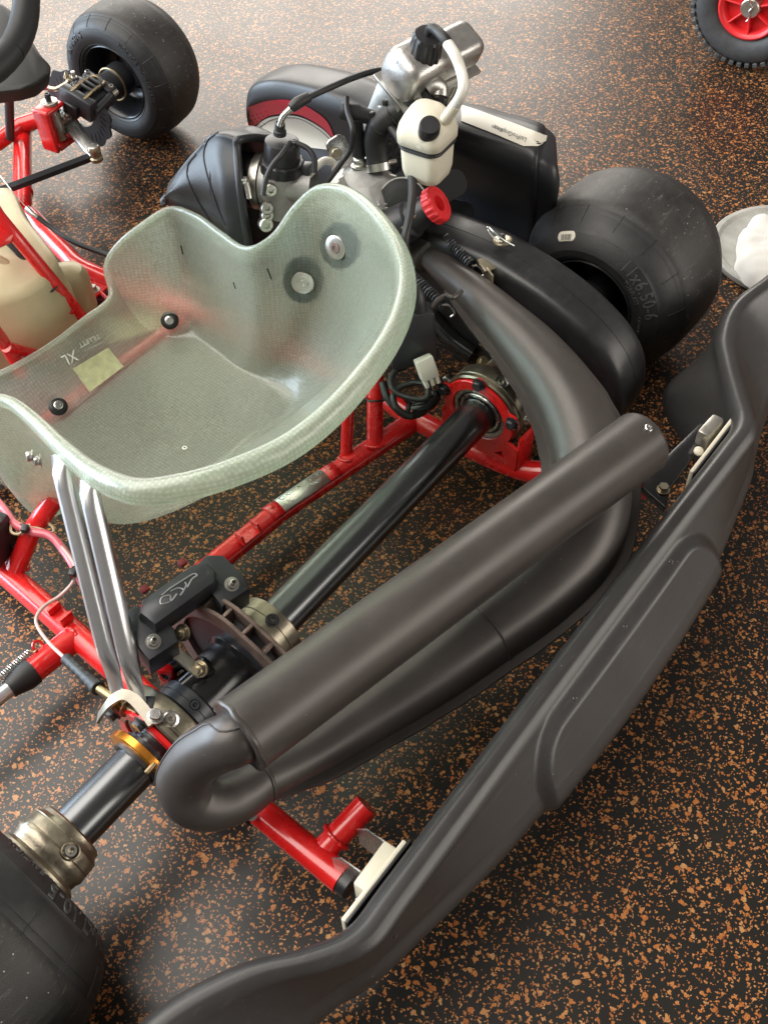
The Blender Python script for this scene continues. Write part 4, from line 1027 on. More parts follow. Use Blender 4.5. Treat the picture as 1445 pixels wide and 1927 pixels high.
# spark plug with its cap
b = B(); s0 = P(679, 318, .318); s1_ = P(676, 282, .345); ds = (s1_ - s0).normalized()
lathe(b, s0, ds, [(-.01, .008), (0, .0095), (.006, .0095), (.007, .0075), (.020, .0070), (.022, .0085), (.026, .0085), (.028, .005), (.04, .005)], 20); hexh(b, s0 + ds * .004, ds, .0105, .012); obj('spark_plug', b, 'zinc', EN)
b = B(); c0_ = s1_ - ds * .006; c1_ = P(668, 214, .402)
tube(b, [c0_, c0_ + (c1_ - c0_) * .2, c0_ + (c1_ - c0_) * .9], [.0105, .0100, .0090], 24)
h0 = P(641, 208, .402); h1 = P(708, 222, .392); dh = (h1 - h0).normalized()
lathe(b, h0, dh, [(0, 0), (0, .011), (.003, .0125), (.024, .0125), (.027, .0105), (.044, .0098), (.047, .0120), (.054, .0120), (.055, .009), (.058, 0)], 28); obj('plug_cap', b, 'black_rubber', EN)
b = B(); tube(b, [h1, P(730, 236, .388), P(756, 268, .378), P(772, 312, .368), P(776, 360, .358), P(770, 410, .345), P(762, 452, .33), P(765, 490, .30)], .0058, 14, 6); obj('ignition_lead', b, 'black_rubber', EN)
# coolant hose with clamps
b = B(); hp = [P(714, 322, .325), P(709, 290, .345), P(706, 258, .368), P(716, 232, .388), P(744, 210, .402), P(780, 192, .418), P(812, 176, .432)]
q = [V(x) for x in cr([list(h) for h in hp], 8)]
tube(b, q, .0155, 28); obj('coolant_hose', b, 'black_rubber', EN)
for i, wdt in ((3, .010), (44, .010)):
    d_ = (q[i + 1] - q[i - 1]).normalized(); b = B(); lathe(b, q[i] - d_ * wdt * .6, d_, [(0, .0158), (0, .0168), (wdt, .0168), (wdt, .0158)], 32); e = d_.cross(V((0, 0, 1))).normalized() if abs(d_.z) < .9 else V((.6, -.8, 0)); cyl(b, q[i] + V((.012, -.012, .004)) - e * .008, q[i] + V((.012, -.012, .004)) + e * .008, .0035, 12); obj('hose_clamp', b, 'zinc', EN)
for i in (22, 30):
    d_ = (q[i + 1] - q[i - 1]).normalized(); b = B(); torus(b, q[i], d_, .0158, .0012, 28, 6); box(b, q[i] + V((-.004, .006, .017)), (.007, .006, .008), None, .001); obj('cable_tie', b, 'black_plastic', EN)
# radiator: sloping aluminium core with a pressed header tank
RD = bpy.data.objects.new('radiator', None); C.objects.link(RD); RD.parent = K
r0 = P(738, 172, .432)                                     # lower left end of the header tank
ax = V((.985, -.165, 0)).normalized(); dn = V((.02, .50, -1.0)); dn = (dn - ax * dn.dot(ax)).normalized(); th_ = ax.cross(dn)   # along the tank, down the core, through the core
if th_.y > 0: th_ = -th_
def rp(a, b_, c_): return r0 + ax * a + dn * b_ + th_ * c_
def tank_sec(a, wd, h, r, up_): return [rp(a, -up_ - q[1] - h / 2, q[0]) for q in rr(wd, h, r, 6)]
b = B(); loft(b, [tank_sec(*q) for q in ((-.004, .050, .044, .018, .002), (.0, .058, .052, .019, 0), (.008, .062, .057, .019, 0), (.040, .062, .058, .019, 0), (.056, .060, .056, .018, 0), (.068, .054, .050, .016, 0), (.078, .052, .046, .014, 0), (.098, .052, .046, .013, 0), (.122, .052, .046, .013, 0), (.131, .049, .043, .013, .001), (.135, .040, .034, .012, .004))], True, True); obj('header_tank', b, 'aluminium', RD, sharp=80)
b = B(); box(b, rp(.0655, .0025, 0), (.142, .005, .066), frame((0, 0, 0), ax, dn), .0012); obj('tank_flange', b, 'zinc', RD)
b = B(); box(b, rp(.0655, .105, 0), (.132, .20, .034), frame((0, 0, 0), ax, dn), .001); obj('radiator_core', b, 'nassau_black', RD)
b = B()
for k in range(48): box(b, rp(.0655, .010 + .190 * k / 47, .0172), (.128, .0012, .0030), frame((0, 0, 0), ax, dn), 0)
for k in range(12): box(b, rp(.004 + .123 * k / 11, .105, .0176), (.0022, .195, .0030), frame((0, 0, 0), ax, dn), 0)
o = obj('radiator_fins', b, 'steel', RD); o['kind'] = 'stuff'
for a in (-.0025, .1335):
    b = B(); box(b, rp(a, .105, 0), (.004, .205, .046), frame((0, 0, 0), ax, dn), .0012); obj('side_plate', b, 'zinc', RD)
for bb in (.045, .095, .150):
    b = B(); box(b, rp(-.0052, bb, 0), (.003, .024, .016), frame((0, 0, 0), ax, dn), .0014); obj('plate_boss', b, 'zinc', RD)
# filler cap and breather hose
b = B(); k0 = P(796, 112, .470); k1 = P(806, 68, .505); dk = (k1 - k0).normalized()
lathe(b, k0, dk, [(0, 0), (0, .0195), (.004, .0205), (.036, .0185), (.039, .0170), (.040, .006), (.044, .006), (.044, 0)], 72, fn=lambda t, r, a: r * (1 + (.055 if (math.cos(12 * a) > .1 and .003 < t < .0375) else 0))); obj('filler_cap', b, 'black_plastic', RD)
b = B(); ke = k0 + dk * .043; tube(b, [ke - dk * .004, ke + dk * .002, P(812, 52, .522), P(822, 58, .522), P(836, 72, .520), P(844, 84, .515)], [.006, .006, .006, .0062, .0065, .0065], 18, 4); obj('cap_elbow', b, 'black_rubber', RD)
b = B(); tube(b, [P(842, 82, .516), P(856, 104, .510), P(867, 132, .498), P(872, 160, .490), P(866, 182, .478), P(855, 200, .462)], .0068, 18, 6); obj('breather_hose', b, 'white_hose', RD)
b = B(); ho = P(812, 150, .45); tube(b, [P(800, 165, .44), P(812, 158, .443), P(826, 166, .436), P(826, 182, .428)], .0115, 20, 5); obj('tank_outlet', b, 'aluminium', RD)
# overflow bottle
BO = bpy.data.objects.new('overflow_bottle', None); C.objects.link(BO); BO.parent = K
cn = P(814, 303, .405); bc = cn + V((.031, .031, 0)); fb = frame(bc, V((1, .10, 0)), V((-.10, 1, 0)))
def secb(z, wd, dp, r, ox=0, oy=0): return [fb @ V((q[0] + ox, q[1] + oy, z)) for q in rr(wd, dp, r, 6)]
R0 = [secb(-.050, .040, .040, .012), secb(-.046, .050, .050, .014), secb(-.034, .055, .055, .014), secb(-.006, .057, .057, .014), secb(-.003, .055, .055, .014), secb(.003, .056, .056, .014), secb(.006, .064, .064, .015), secb(.018, .065, .065, .016), secb(.027, .061, .061, .017, .001, .001), secb(.035, .050, .050, .016, .005, .004), secb(.041, .036, .040, .014, .009, .006), secb(.044, .024, .028, .010, .010, .007)]
loft(b := B(), R0, True, True); obj('bottle_body', b, 'white_plastic', BO, sharp=70)
b = B(); S_ = secb(.0, .0575, .0575, .0145); tube(b, S_ + [S_[0], S_[1]], .0026, 8); obj('bottle_strap', b, 'black_rubber', BO)
db = V((-.38, -.38, .84)).normalized(); c0b = P(807, 246, .436) - db * .004
b = B(); lathe(b, c0b - db * .012, db, [(0, .020), (.010, .0150), (.012, .0145)], 32); obj('bottle_neck', b, 'white_plastic', BO)
b = B(); lathe(b, c0b, db, [(0, 0), (0, .0135), (.018, .0128), (.0205, .0115), (.021, 0)], 80, fn=lambda t, r, a: r * (1 + (.02 * (1 if math.cos(40 * a) > 0 else -1) if .001 < t < .019 else 0))); obj('bottle_cap', b, 'black_plastic', BO)
b = B(); cyl(b, P(838, 226, .440), P(858, 196, .466), .0080, 20, .001, .0072); obj('bottle_spout', b, 'white_plastic', BO)
# red adjuster cap on a black boot
b = B(); c0r = P(806, 405, .285); c1r = P(829, 379, .318); dr = V((.35, -.72, .62)).normalized()
ctr = P(829, 381, .322)
lathe(b, ctr - dr * .016, dr, [(0, 0), (0, .0225), (.002, .0245), (.013, .0245), (.0155, .0228), (.0155, .0185), (.0140, .0175), (.0140, .0110), (.004, .0095), (.004, 0)], 84, fn=lambda t, r, a: r * (1 + (.03 * (1 if math.cos(18 * a) > .2 else -1) if r > .022 and .001 < t < .0145 else 0))); obj('adjuster_cap', b, 'red_plastic', EN)
b = B(); lathe(b, ctr - dr * .016, -dr, [(0, .019), (.004, .0205), (.030, .0225), (.034, .026), (.060, .028), (.064, .030), (.12, .030)], 44); obj('valve_boot', b, 'black_plastic', EN)
b = B(); lb = P(758, 385, .30); lathe(b, lb, (-.75, -.25, .45), [(-.05, .032), (-.004, .032), (0, .030), (.001, .034), (.004, .034), (.0045, .028), (.006, .018), (.006, 0)], 40); obj('clutch_cover', b, 'gloss_black', EN)
b = B(); lathe(b, lb, (-.75, -.25, .45), [(-.002, .0345), (-.002, .0362), (.002, .0362), (.002, .0345)], 40, closed=True); obj('cover_clamp', b, 'zinc', EN)
b = B(); tube(b, [P(800, 365, .312), P(792, 385, .315), P(785, 402, .312), P(770, 418, .305), P(755, 430, .30)], .0012, 8, 5); obj('wire_clip', b, 'gold_steel', EN)
b = B(); pp_ = P(845, 350, .275); prism(b, rr(.050, .040, .016), frame(pp_, (.7, -.5, .3), (.1, .4, .9)), .004, .001, 1); obj('rubber_flap', b, 'black_rubber', EN)
# dark mechanical mass under the pipe: starter, springs, cover
for (u, v, z, s, m_) in ((800, 470, .16, (.12, .12, .12), 'black_metal'), (860, 520, .12, (.10, .09, .09), 'black_metal'), (800, 560, .09, (.10, .10, .07), 'black_metal'), (880, 660, .07, (.03, .05, .035), 'black_plastic')):
    b = B(); box(b, P(u, v, z), s, M.Rotation(.3, 4, 'Z'), .012, 3); obj('engine_case', b, m_, EN)
for (a_, c_, R_) in (((838, 448, .262), (888, 500, .258), .0068), ((775, 520, .25), (832, 574, .245), .0072)):
    b = B(); coil(b, P(*a_), P(*c_), R_, .0017, 13); obj('exhaust_spring', b, 'black_metal', EN)
    b = B(); pe = P(*c_); tube(b, [pe, pe + V((.006, -.006, -.002)), pe + V((.008, -.014, -.012)), pe + V((.002, -.012, -.016))], .0016, 8, 4); obj('spring_hook', b, 'steel', EN)
b = B(); tube(b, [P(812, 598, .13), P(850, 640, .11), P(890, 668, .10)], .014, 20, 5); obj('water_hose', b, 'gloss_black', EN)
b = B(); tube(b, [P(905, 655, .11), P(930, 640, .12), P(960, 690, .13)], .010, 14, 4); hexh(b, P(908, 682, .13), (-.4, -.5, .7), .007, .012); hexh(b, P(935, 662, .13), (-.4, -.5, .7), .006, .012); obj('chain_tensioner', b, 'brass', EN)
b = B(); box(b, P(905, 640, .10), (.03, .03, .03), None, .004); obj('red_block', b, 'red_plastic', EN)
# sprocket behind the guard side
b = B(); lathe(b, (.415, 0, AX), (1, 0, 0), [(0, .03), (0, .088), (.005, .088), (.005, .03)], 120, closed=True, fn=lambda t, r, a: r * (1 + (.03 * math.cos(40 * a) if r > .08 else 0))); obj('sprocket', b, 'black_metal', K)

# ---- ignition box, connector and loom
b = B(); ib = P(772, 632, .215)
fi = frame((0, 0, 0), (P(800, 640, .215) - P(745, 650, .215)), (0, .25, 1))
prism(b, rr(.062, .078, .006), frame(ib - (fi.to_3x3() @ V((0, 0, 1))) * .017, fi.to_3x3() @ V((1, 0, 0)), fi.to_3x3() @ V((0, 1, 0))), .034, .003, 2); obj('ignition_box', b, 'black_metal', K)
b = B(); tube(b, [P(788, 588, .25), P(785, 560, .27), P(780, 540, .28)], [.011, .010, .008], 18, 3); obj('box_grommet', b, 'black_rubber', K)
cx_ = P(802, 692, .190); fc = frame((0, 0, 0), (1, -.6, .2), (.1, .45, .9))
b = B(); box(b, cx_, (.024, .030, .018), fc, .002)
for k in range(3): box(b, cx_ + (fc.to_3x3() @ V((-.008 + .008 * k, -.019, .0))), (.0055, .012, .015), fc, .001)
obj('white_connector', b, 'white_connector', K)
for pts, r_ in (([(800, 718, .17), (806, 735, .165), (800, 750, .16), (775, 750, .158), (745, 738, .16), (735, 720, .165), (742, 700, .17), (765, 690, .175)], .0042), ([(800, 722, .165), (780, 720, .16), (755, 728, .155), (740, 745, .15), (748, 770, .14), (775, 785, .13)], .0045), ([(720, 720, .15), (730, 750, .14), (760, 780, .125), (790, 778, .125), (812, 760, .13)], .0055), ([(760, 745, .15), (770, 760, .14), (765, 780, .13)], .004)):
    b = B(); tube(b, [P(*p) for p in pts], r_, 12, 6); obj('wiring_loom', b, 'black_rubber', K)
b = B(); tube(b, [P(775, 770, .135), P(795, 765, .138), P(815, 750, .142), P(818, 735, .15)], [.008, .011, .010, .007], 14, 5); obj('taped_loom', b, 'gloss_black', K)
b = B(); tube(b, [P(803, 705, .175), P(808, 722, .168), P(806, 736, .162)], .0018, 8, 4); obj('yellow_wire', b, 'wire_tan', K)

# ---- carburettor
CB = bpy.data.objects.new('carburettor', None); C.objects.link(CB); CB.parent = K
cb0 = P(530, 400, .275); cb1 = P(531, 282, .370); dc = (cb1 - cb0).normalized(); Lc = (cb1 - cb0).length
b = B(); lathe(b, cb0, dc, [(0, 0), (0, .023), (.02, .0235), (Lc - .028, .0235), (Lc - .026, .026), (Lc - .020, .026)], 48); obj('carb_body', b, 'cast_aluminium', CB)
b = B(); lathe(b, cb0 + dc * (Lc - .030), dc, [(0, .024), (0, .0288), (.003, .0295), (.015, .0290), (.0165, .0275), (.017, .0245), (.038, .0238), (.043, .0225), (.044, .020), (.0445, 0)], 84, fn=lambda t, r, a: r * (1 + (.03 if (r > .027 and math.cos(14 * a) > .4) else 0))); obj('carb_cap', b, 'black_plastic', CB)
capc = cb0 + dc * (Lc + .0145)
xx, yy, _ = axes(dc)
# raised lettering on the cap
ta = frame(capc - dc * .0002, V((.79, -.61, 0)), V((.61, .79, .0))); 
for s, yo_ in (('DELLORTO', -.012),):
    t = textmesh(s, .0075, .0005, 1.2, 'CENTER')
    for v in t.verts:
        th = -v.co.x / .0165; r = .0165 - v.co.y
        v.co = capc + dc * (.0004 + v.co.z) + (ta.to_3x3() @ V((1, 0, 0))) * (-math.sin(th) * r) * 1 + (ta.to_3x3() @ V((0, 1, 0))) * (-math.cos(th) * r)
    obj('cap_lettering', t, 'black_plastic', CB)
b = B(); cp0 = P(527, 243, .400); lathe(b, cp0 - dc * .008, dc, [(0, .0085), (.006, .0085), (.007, .0070), (.016, .0066), (.018, .005)], 24); obj('cable_ferrule', b, 'black_rubber', CB)
b = B(); tube(b, [P(527, 236, .408), P(533, 220, .420), P(548, 204, .430)], .0042, 14, 5); obj('cable_elbow', b, 'steel', CB)
b = B(); tube(b, [P(548, 204, .430), P(560, 194, .434), P(582, 182, .438)], [.0062, .0078, .0066], 18, 4); obj('cable_boot', b, 'black_rubber', CB)
b = B(); tube(b, [P(578, 184, .438), P(620, 165, .442), P(665, 146, .440), P(710, 133, .435), P(760, 132, .42), P(790, 140, .40)], .0042, 12, 6); obj('throttle_cable', b, 'black_rubber', CB)
# horizontal barrel and rubber collar into the airbox
h0 = P(430, 335, .315); h1 = P(600, 352, .320); dh = (h1 - h0).normalized(); Lh = (h1 - h0).length
b = B(); lathe(b, h0 + dh * (Lh * .40), dh, [(0, .034), (.004, .036), (.012, .036), (.016, .030), (.040, .024), (Lh * .55, .022)], 44); obj('intake_barrel', b, 'cast_aluminium', CB)
b = B(); lathe(b, h0, dh, [(-.01, .042), (.0, .042), (.004, .039), (.015, .037), (.018, .038), (.021, .037), (Lh * .42, .0365), (Lh * .44, .034)], 48); obj('intake_collar', b, 'black_rubber', CB)
ck = h0 + dh * (Lh * .33)
b = B(); lathe(b, ck, dh, [(0, .0366), (0, .0380), (.011, .0380), (.011, .0366)], 48); obj('collar_clamp', b, 'silver_grey', CB)
b = B(); cs = P(463, 342, .345); cyl(b, cs, P(470, 374, .325), .0042, 16); hexh(b, cs, (-.2, .3, 1), .0048, .006); obj('clamp_screw', b, 'zinc', CB)
for (u, v, z, r_, d_) in ((503, 392, .315, .0085, (-.5, -.7, .5)), (504, 406, .305, .0085, (-.5, -.7, .5)), (502, 424, .295, .0095, (-.5, -.7, .4)), (510, 358, .330, .0090, (-.6, -.6, .3))):
    b = B(); lathe(b, P(u, v, z), d_, [(-.02, r_), (.0, r_), (.002, r_ * .85), (.002, r_ * .45), (-.004, r_ * .4), (-.004, 0)], 24); obj('carb_boss', b, 'zinc', CB)
for pts in ([(547, 268, .385), (530, 290, .38), (512, 312, .37), (500, 340, .355), (495, 368, .34)], [(556, 268, .385), (580, 280, .38), (592, 300, .37), (592, 325, .355)], [(652, 183, .42), (654, 210, .41), (664, 245, .40), (660, 280, .37), (640, 310, .35), (622, 335, .335), (600, 360, .32)]):
    b = B(); tube(b, [P(*p) for p in pts], .0036, 12, 6); obj('vent_hose', b, 'black_rubber', CB)
b = B(); tube(b, [P(580, 330, .33), P(597, 312, .34), P(612, 302, .34), P(628, 308, .33), P(632, 325, .32)], .0052, 14, 6); obj('fuel_hose', b, 'white_hose', CB)
b = B(); box(b, P(578, 318, .345), (.018, .012, .014), M.Rotation(.4, 4, 'Z'), .002); obj('idle_screw', b, 'black_metal', CB)
# engine mount plate with a brass nut
b = B(); prism(b, rr(.030, .045, .010), frame(P(640, 285, .31), (.8, -.4, .3), (.1, .4, .9)), .004, .001, 1); hexh(b, P(632, 290, .322), (-.5, -.6, .5), .0075, .010); obj('mount_plate', b, 'steel', EN)
b = B(); hexh(b, P(631, 289, .325), (-.5, -.6, .5), .0070, .014); obj('mount_nut', b, 'gold_steel', EN)

# ---- airbox
AB = bpy.data.objects.new('airbox', None); C.objects.link(AB); AB.parent = K
# a ridge-shaped shell: sections from the open right-hand side to the left nose
def arch(front, back, low, crest, n=13):
    q = [front, front + (crest - front) * .62 + V((0, 0, .01)), crest, back + (crest - back) * .55, back, low]
    return [V(x) for x in cr([list(a) for a in q], 5)]
S = []
secs = [((470, 470, .24), (452, 262, .385), (545, 280, .33)), ((443, 470, .24), (420, 252, .385), (500, 262, .34)), ((432, 460, .24), (398, 256, .375), (470, 262, .33)), ((420, 448, .24), (384, 272, .362), (440, 275, .32)), ((395, 425, .24), (360, 296, .340), (405, 292, .30)), ((360, 405, .24), (335, 328, .310), (365, 318, .28)), ((325, 388, .24), (316, 362, .275), (328, 352, .25))]
for a, c_, d_ in secs:
    A3, C3, D3 = P(*a), P(*c_), P(*d_)
    G3 = V((D3.x + .05, D3.y + .03, .13)); F3 = V((A3.x, A3.y, .13))
    q = [F3, A3 + (F3 - A3) * .3, A3 + (C3 - A3) * .45 + V((-.016, -.011, .020)), C3 + V((-.008, 0, -.010)), C3, C3 + (D3 - C3) * .45 + V((0, 0, .008)), D3, G3]
    S.append([V(x) for x in cr([list(t) for t in q], 5)])
S2 = [S[0]]
b = B(); 
fin = []
cols = list(zip(*S))
for col in cols: fin.append([V(x) for x in cr([list(p) for p in col], 4)])
rows = [list(r) for r in zip(*fin)]
# two pressed steps across the shell
for ri, row in enumerate(rows):
    step = 0
    if step:
        for p in row[5:30]: p += (CAMLOC - p).normalized() * -step
vr = loft(b, rows, closed=False); obj('airbox_shell', b, 'pod_plastic', AB, sharp=180, solid=.004)
b = B(); e0 = rows[0]; tube(b, e0[5:], .0060, 12); obj('airbox_lip', b, 'pod_plastic', AB)
abo = [c for c in AB.children if c.name.startswith('airbox_shell')][0]
bpy.context.view_layer.update(); av = bvh_of(abo)
for ln in ([(411, 249), (393, 262), (385, 280), (384, 300), (391, 332), (402, 366), (412, 395), (425, 425)], [(369, 291), (357, 305), (353, 318), (354, 336), (369, 371), (391, 407), (402, 425)]):
    q = cr([list(p) for p in ln], 5); pts = []
    for (u, v) in q:
        h = av.ray_cast(CAMLOC, ray(u, v))
        if h[0] is not None: pts.append(h[0])
    if len(pts) > 4: b = B(); tube(b, pts, .0014, 8); obj('airbox_seam', b, 'nassau_black', AB)
b = B(); box(b, P(482, 425, .20), (.045, .045, .13), M.Rotation(.5, 4, 'Z'), .01); obj('airbox_throat', b, 'nassau_black', AB)
b = B(); tube(b, [P(312, 385, .258), P(309, 378, .262), P(318, 370, .268)], .006, 12, 3); obj('airbox_clip', b, 'pod_plastic', AB)

# ---- side pod behind the engine
def sidepod():
    root = bpy.data.objects.new('side_pod', None); C.objects.link(root); root.parent = K
    st_ = [(.082, .318, 0.556), (.090, .326, .55), (.12, .326, .55), (.18, .322, .55), (.25, .318, .55), (.32, .306, .552), (.38, .288, .556), (.43, .286, .560), (.50, .288, .562), (.58, .276, .568), (.64, .262, .57), (.69, .235, .575), (.715, .200, .585), (.728, .160, .60), (.732, .13, .62)]
    q = cr([list(s) for s in st_], 5); rings = []
    for (y, zt, xi) in q:
        fl = max(0, 1 - abs(y - .33) / .09)
        sec = [(xi + .03, .05), (xi + .022, .08), (xi + .020, max(.09, zt * .45)), (xi + .030, max(.1, zt * .62)), (xi + .012, max(.105, zt * .80)), (xi + .002, zt - .030), (xi + .006, zt - .008), (xi + .018, zt), (xi + .05, zt + .001), (xi + .075, zt - .003), (xi + .090, zt - .020), (xi + .098, max(.1, zt * .6)), (xi + .10, .06), (xi + .07, .045)]
        s2 = cr([list(p) for p in sec], 4, closed=True); sh_ = max(0, 1 - (y - .08) / .25); rings.append([V((p[0], y + .03 * sh_ + (p[0] - .55) * .50 * sh_, p[1])) for p in s2])
    r0_ = rings[0]; c0_ = sum(r0_, V()) / len(r0_); ex_ = []
    for sc_, dy_ in ((.55, -.026), (.78, -.025), (.90, -.020), (.965, -.011), (.99, -.004)):
        ex_.append([V((c0_.x + (p.x - c0_.x) * sc_, p.y + dy_, c0_.z + (p.z - c0_.z) * (1 - (1 - sc_) * .55))) for p in r0_])
    rings = ex_ + rings
    b = B(); loft(b, rings, True, True); o = obj('pod_shell', b, 'pod_plastic', root, sharp=70)
    return root, o
SP, SPO = sidepod()
bpy.context.view_layer.update(); pv = bvh_of(SPO)
def phit(u, v, lift=.0012):
    h = pv.ray_cast(CAMLOC, ray(u, v))
    if h[0] is None: return None
    n = h[1] if h[1].dot(ray(u, v)) < 0 else -h[1]
    return h[0] + n * lift
def pdrape(name, polys, m, lift):
    """fill a pixel outline with a fine grid on the pod's own surface"""
    b = B(); us = [p[0] for p in polys]; vs = [p[1] for p in polys]
    def inside(u, v):
        c = False; j = len(polys) - 1
        for i in range(len(polys)):
            (xi, yi), (xj, yj) = polys[i], polys[j]
            if (yi > v) != (yj > v) and u < (xj - xi) * (v - yi) / (yj - yi) + xi: c = not c
            j = i
        return c
    vv = [phit(u, v, lift) for u, v in polys]; bv_ = [b.verts.new(p) for p in vv if p is not None]
    if len(bv_) > 2:
        f = b.faces.new(bv_); bmesh.ops.triangulate(b, faces=[f])
        for it in range(3):
            long = [e for e in b.edges if e.calc_length() > .012]
            if long: bmesh.ops.subdivide_edges(b, edges=long, cuts=1)
            bmesh.ops.triangulate(b, faces=b.faces)
        for v in b.verts:
            d_ = (v.co - CAMLOC).normalized(); h = pv.ray_cast(CAMLOC, d_)
            if h[0] is not None:
                n = h[1] if h[1].dot(d_) < 0 else -h[1]; v.co = h[0] + n * lift
    return obj(name, b, m, SP)
def arcpts(c, rx, ry, a0, a1, n=20, rot=0):
    out = []
    for k in range(n + 1):
        a = math.radians(a0 + (a1 - a0) * k / n); x, y = rx * math.cos(a), ry * math.sin(a)
        out.append((c[0] + x * math.cos(rot) - y * math.sin(rot), c[1] + x * math.sin(rot) + y * math.cos(rot)))
    return out
so = cr([[440, 224], [462, 203], [505, 188], [550, 188], [590, 205], [618, 228], [632, 262]], 6)
si = cr([[633, 265], [608, 238], [570, 216], [540, 212], [505, 217], [475, 238], [452, 240], [441, 230]], 6)
pdrape('red_sticker', so + si, 'red_sticker', .0012)
so2 = cr([[633, 266], [608, 240], [570, 219], [540, 215], [505, 220], [478, 240]], 6)
si2 = cr([[500, 262], [530, 268], [570, 275], [610, 280], [630, 282]], 4)
pdrape('white_sticker', so2 + si2, 'white_sticker', .0014)
ho_ = cr([[630, 270], [606, 246], [570, 224], [540, 220], [508, 226], [484, 246]], 6)
b = B(); tube(b, [p for p in (phit(u, v, .0016) for u, v in ho_) if p is not None], .0007, 5); obj('sticker_line', b, 'print_black', SP)
b = B()
for i in range(11):
    for j in range(5):
        u = 452 + i * 8.2 + (j % 2) * 4; v = 224 - i * 2.6 + j * 6.2
        if i > 6 and (i + j) % 2: continue
        p = phit(u, v, .0018)
        if p is None or not (v < 238 and v > 190): continue
        r_ = max(.0006, .0016 - .00012 * i)
        lathe(b, p, (CAMLOC - p), [(0, 0), (0, r_)], 6)
obj('sticker_dots', b, 'dark_red', SP)
pdrape('pod_sticker', [(868, 200), (905, 212), (960, 232), (1028, 258), (1026, 268), (1010, 277), (985, 277), (940, 258), (868, 230)], 'white_sticker', .0012)
def pod_text(s, size, u0, v0, ang, sx=1.0):
    t = textmesh(s, size, 0, 1.0, 'CENTER'); ca, sa = math.cos(ang), math.sin(ang)
    for v in t.verts:
        x, y = v.co.x * sx, -v.co.y; p = phit(u0 + x * ca - y * sa, v0 + x * sa + y * ca, .0018)
        if p is not None: v.co = p
    return obj('pod_lettering', t, 'print_black', SP)
pod_text('LisiProGraphics', 12, 960, 253, math.radians(180 + 22), .85); pod_text('Design', 9, 935, 243, math.radians(180 + 22), .9)

# ---- front end
FR = bpy.data.objects.new('front_spindle', None); C.objects.link(FR); FR.parent = K
def onax(t): return FC + FD * t
kp = P(93, 191, .188)
b = B(); lathe(b, kp - V((0, 0, .004)), (0, 0, 1), [(0, 0), (0, .0145), (.005, .0145), (.0055, .013), (.0055, 0)], 32); o = obj('kingpin_disc', b, 'silver_grey', FR)
b = B(); 
for k in range(8):
    a = 2 * PI * k / 8; p = kp + V((math.cos(a) * .0105, math.sin(a) * .0105, .0014)); lathe(b, p, (0, 0, 1), [(0, .0013), (.0003, .0012), (.0003, 0)], 8)
obj('disc_hole', b, 'print_black', o)
b = B(); sock(b, kp + V((0, 0, .001)), (0, 0, 1), .0052, .014); obj('kingpin_bolt', b, 'black_metal', FR)
# red C yoke
yk = kp + V((.002, .002, 0)); ydir = V((FD.x, FD.y, 0))
b = B(); fy = frame((0, 0, 0), ydir, V((-ydir.y, ydir.x, 0)))
box(b, yk + V((0, 0, -.009)) - ydir * .006, (.046, .036, .009), fy, .004, 3); box(b, yk + V((0, 0, -.080)) - ydir * -.004, (.050, .036, .009), fy, .004, 3); box(b, yk + V((0, 0, -.045)) - ydir * .026, (.009, .036, .078), fy, .004, 3); obj('yoke', b, 'red_paint', FR)
b = B(); cyl(b, yk + V((0, 0, -.074)), yk + V((0, 0, -.014)), .0125, 24); tube(b, [yk + V((0, 0, -.045)), onax(-.06), onax(.03)], [.014, .0125, .0125], 20); obj('stub_axle', b, 'steel', FR)
b = B(); lathe(b, onax(-.055), FD, [(0, .0125), (0, .030), (.004, .032), (.012, .032), (.016, .027), (.060, .026), (.064, .030), (.075, .031), (.09, .031)], 40); obj('front_hub', b, 'black_metal', FR)
b = B(); torus(b, onax(.006), FD, .0305, .0022, 40, 8); torus(b, onax(-.020), FD, .0272, .0016, 40, 8); obj('hub_ring', b, 'brass', FR)
# front disc, wavy and drilled
ft0 = -.092
b = B(); lathe(b, onax(ft0), FD, [(0, .034), (0, .073), (.004, .073), (.004, .034)], 96, closed=True, fn=lambda t, r, a: r * (1 + (.035 * math.cos(12 * a) if r > .06 else 0))); o = obj('front_disc', b, 'black_metal', FR)
b = B(); xx, yy, _ = axes(FD)
for k in range(30):
    a = 2 * PI * k / 30; e = xx * math.cos(a) + yy * math.sin(a); e2 = xx * math.cos(a + .12) + yy * math.sin(a + .12)
    tube(b, [onax(ft0 - .0003) + e * .050, onax(ft0 - .0003) + e2 * .064], .0022, 6, flat=(.15, FD))
obj('disc_slot', b, 'print_black', o)
# front caliper
cc = P(170, 182, .172)
fcal = frame((0, 0, 0), FD, V((-FD.y, FD.x, .3)))
b = B(); box(b, cc, (.075, .052, .030), fcal, .006, 2); box(b, cc + FD * -.030 + V((0, 0, .004)), (.020, .070, .040), fcal, .005, 2); box(b, cc + FD * .026 + V((0, 0, .002)), (.022, .064, .036), fcal, .005, 2); obj('caliper_body', b, 'black_metal', FR)
b = B(); 
for k in (-1, 1): box(b, cc + (fcal.to_3x3() @ V((-.004, .012 * k, .019))), (.040, .010, .012), fcal, .002)
obj('caliper_fin', b, 'gloss_black', FR)
for (xx_, yy_) in ((-.030, -.026), (-.030, .030), (.028, .028), (.028, -.024)):
    b = B(); sock(b, cc + fcal.to_3x3() @ V((xx_, yy_, .017)), fcal.to_3x3() @ V((0, 0, 1)), .0046, .006); obj('caliper_bolt', b, 'steel', FR)
for k in (-1, 0, 1):
    b = B(); box(b, cc + fcal.to_3x3() @ V((.002 + .012 * k, .0, .0245)), (.005, .036, .006), fcal, .001); obj('pad_clip', b, 'black_plastic', FR)
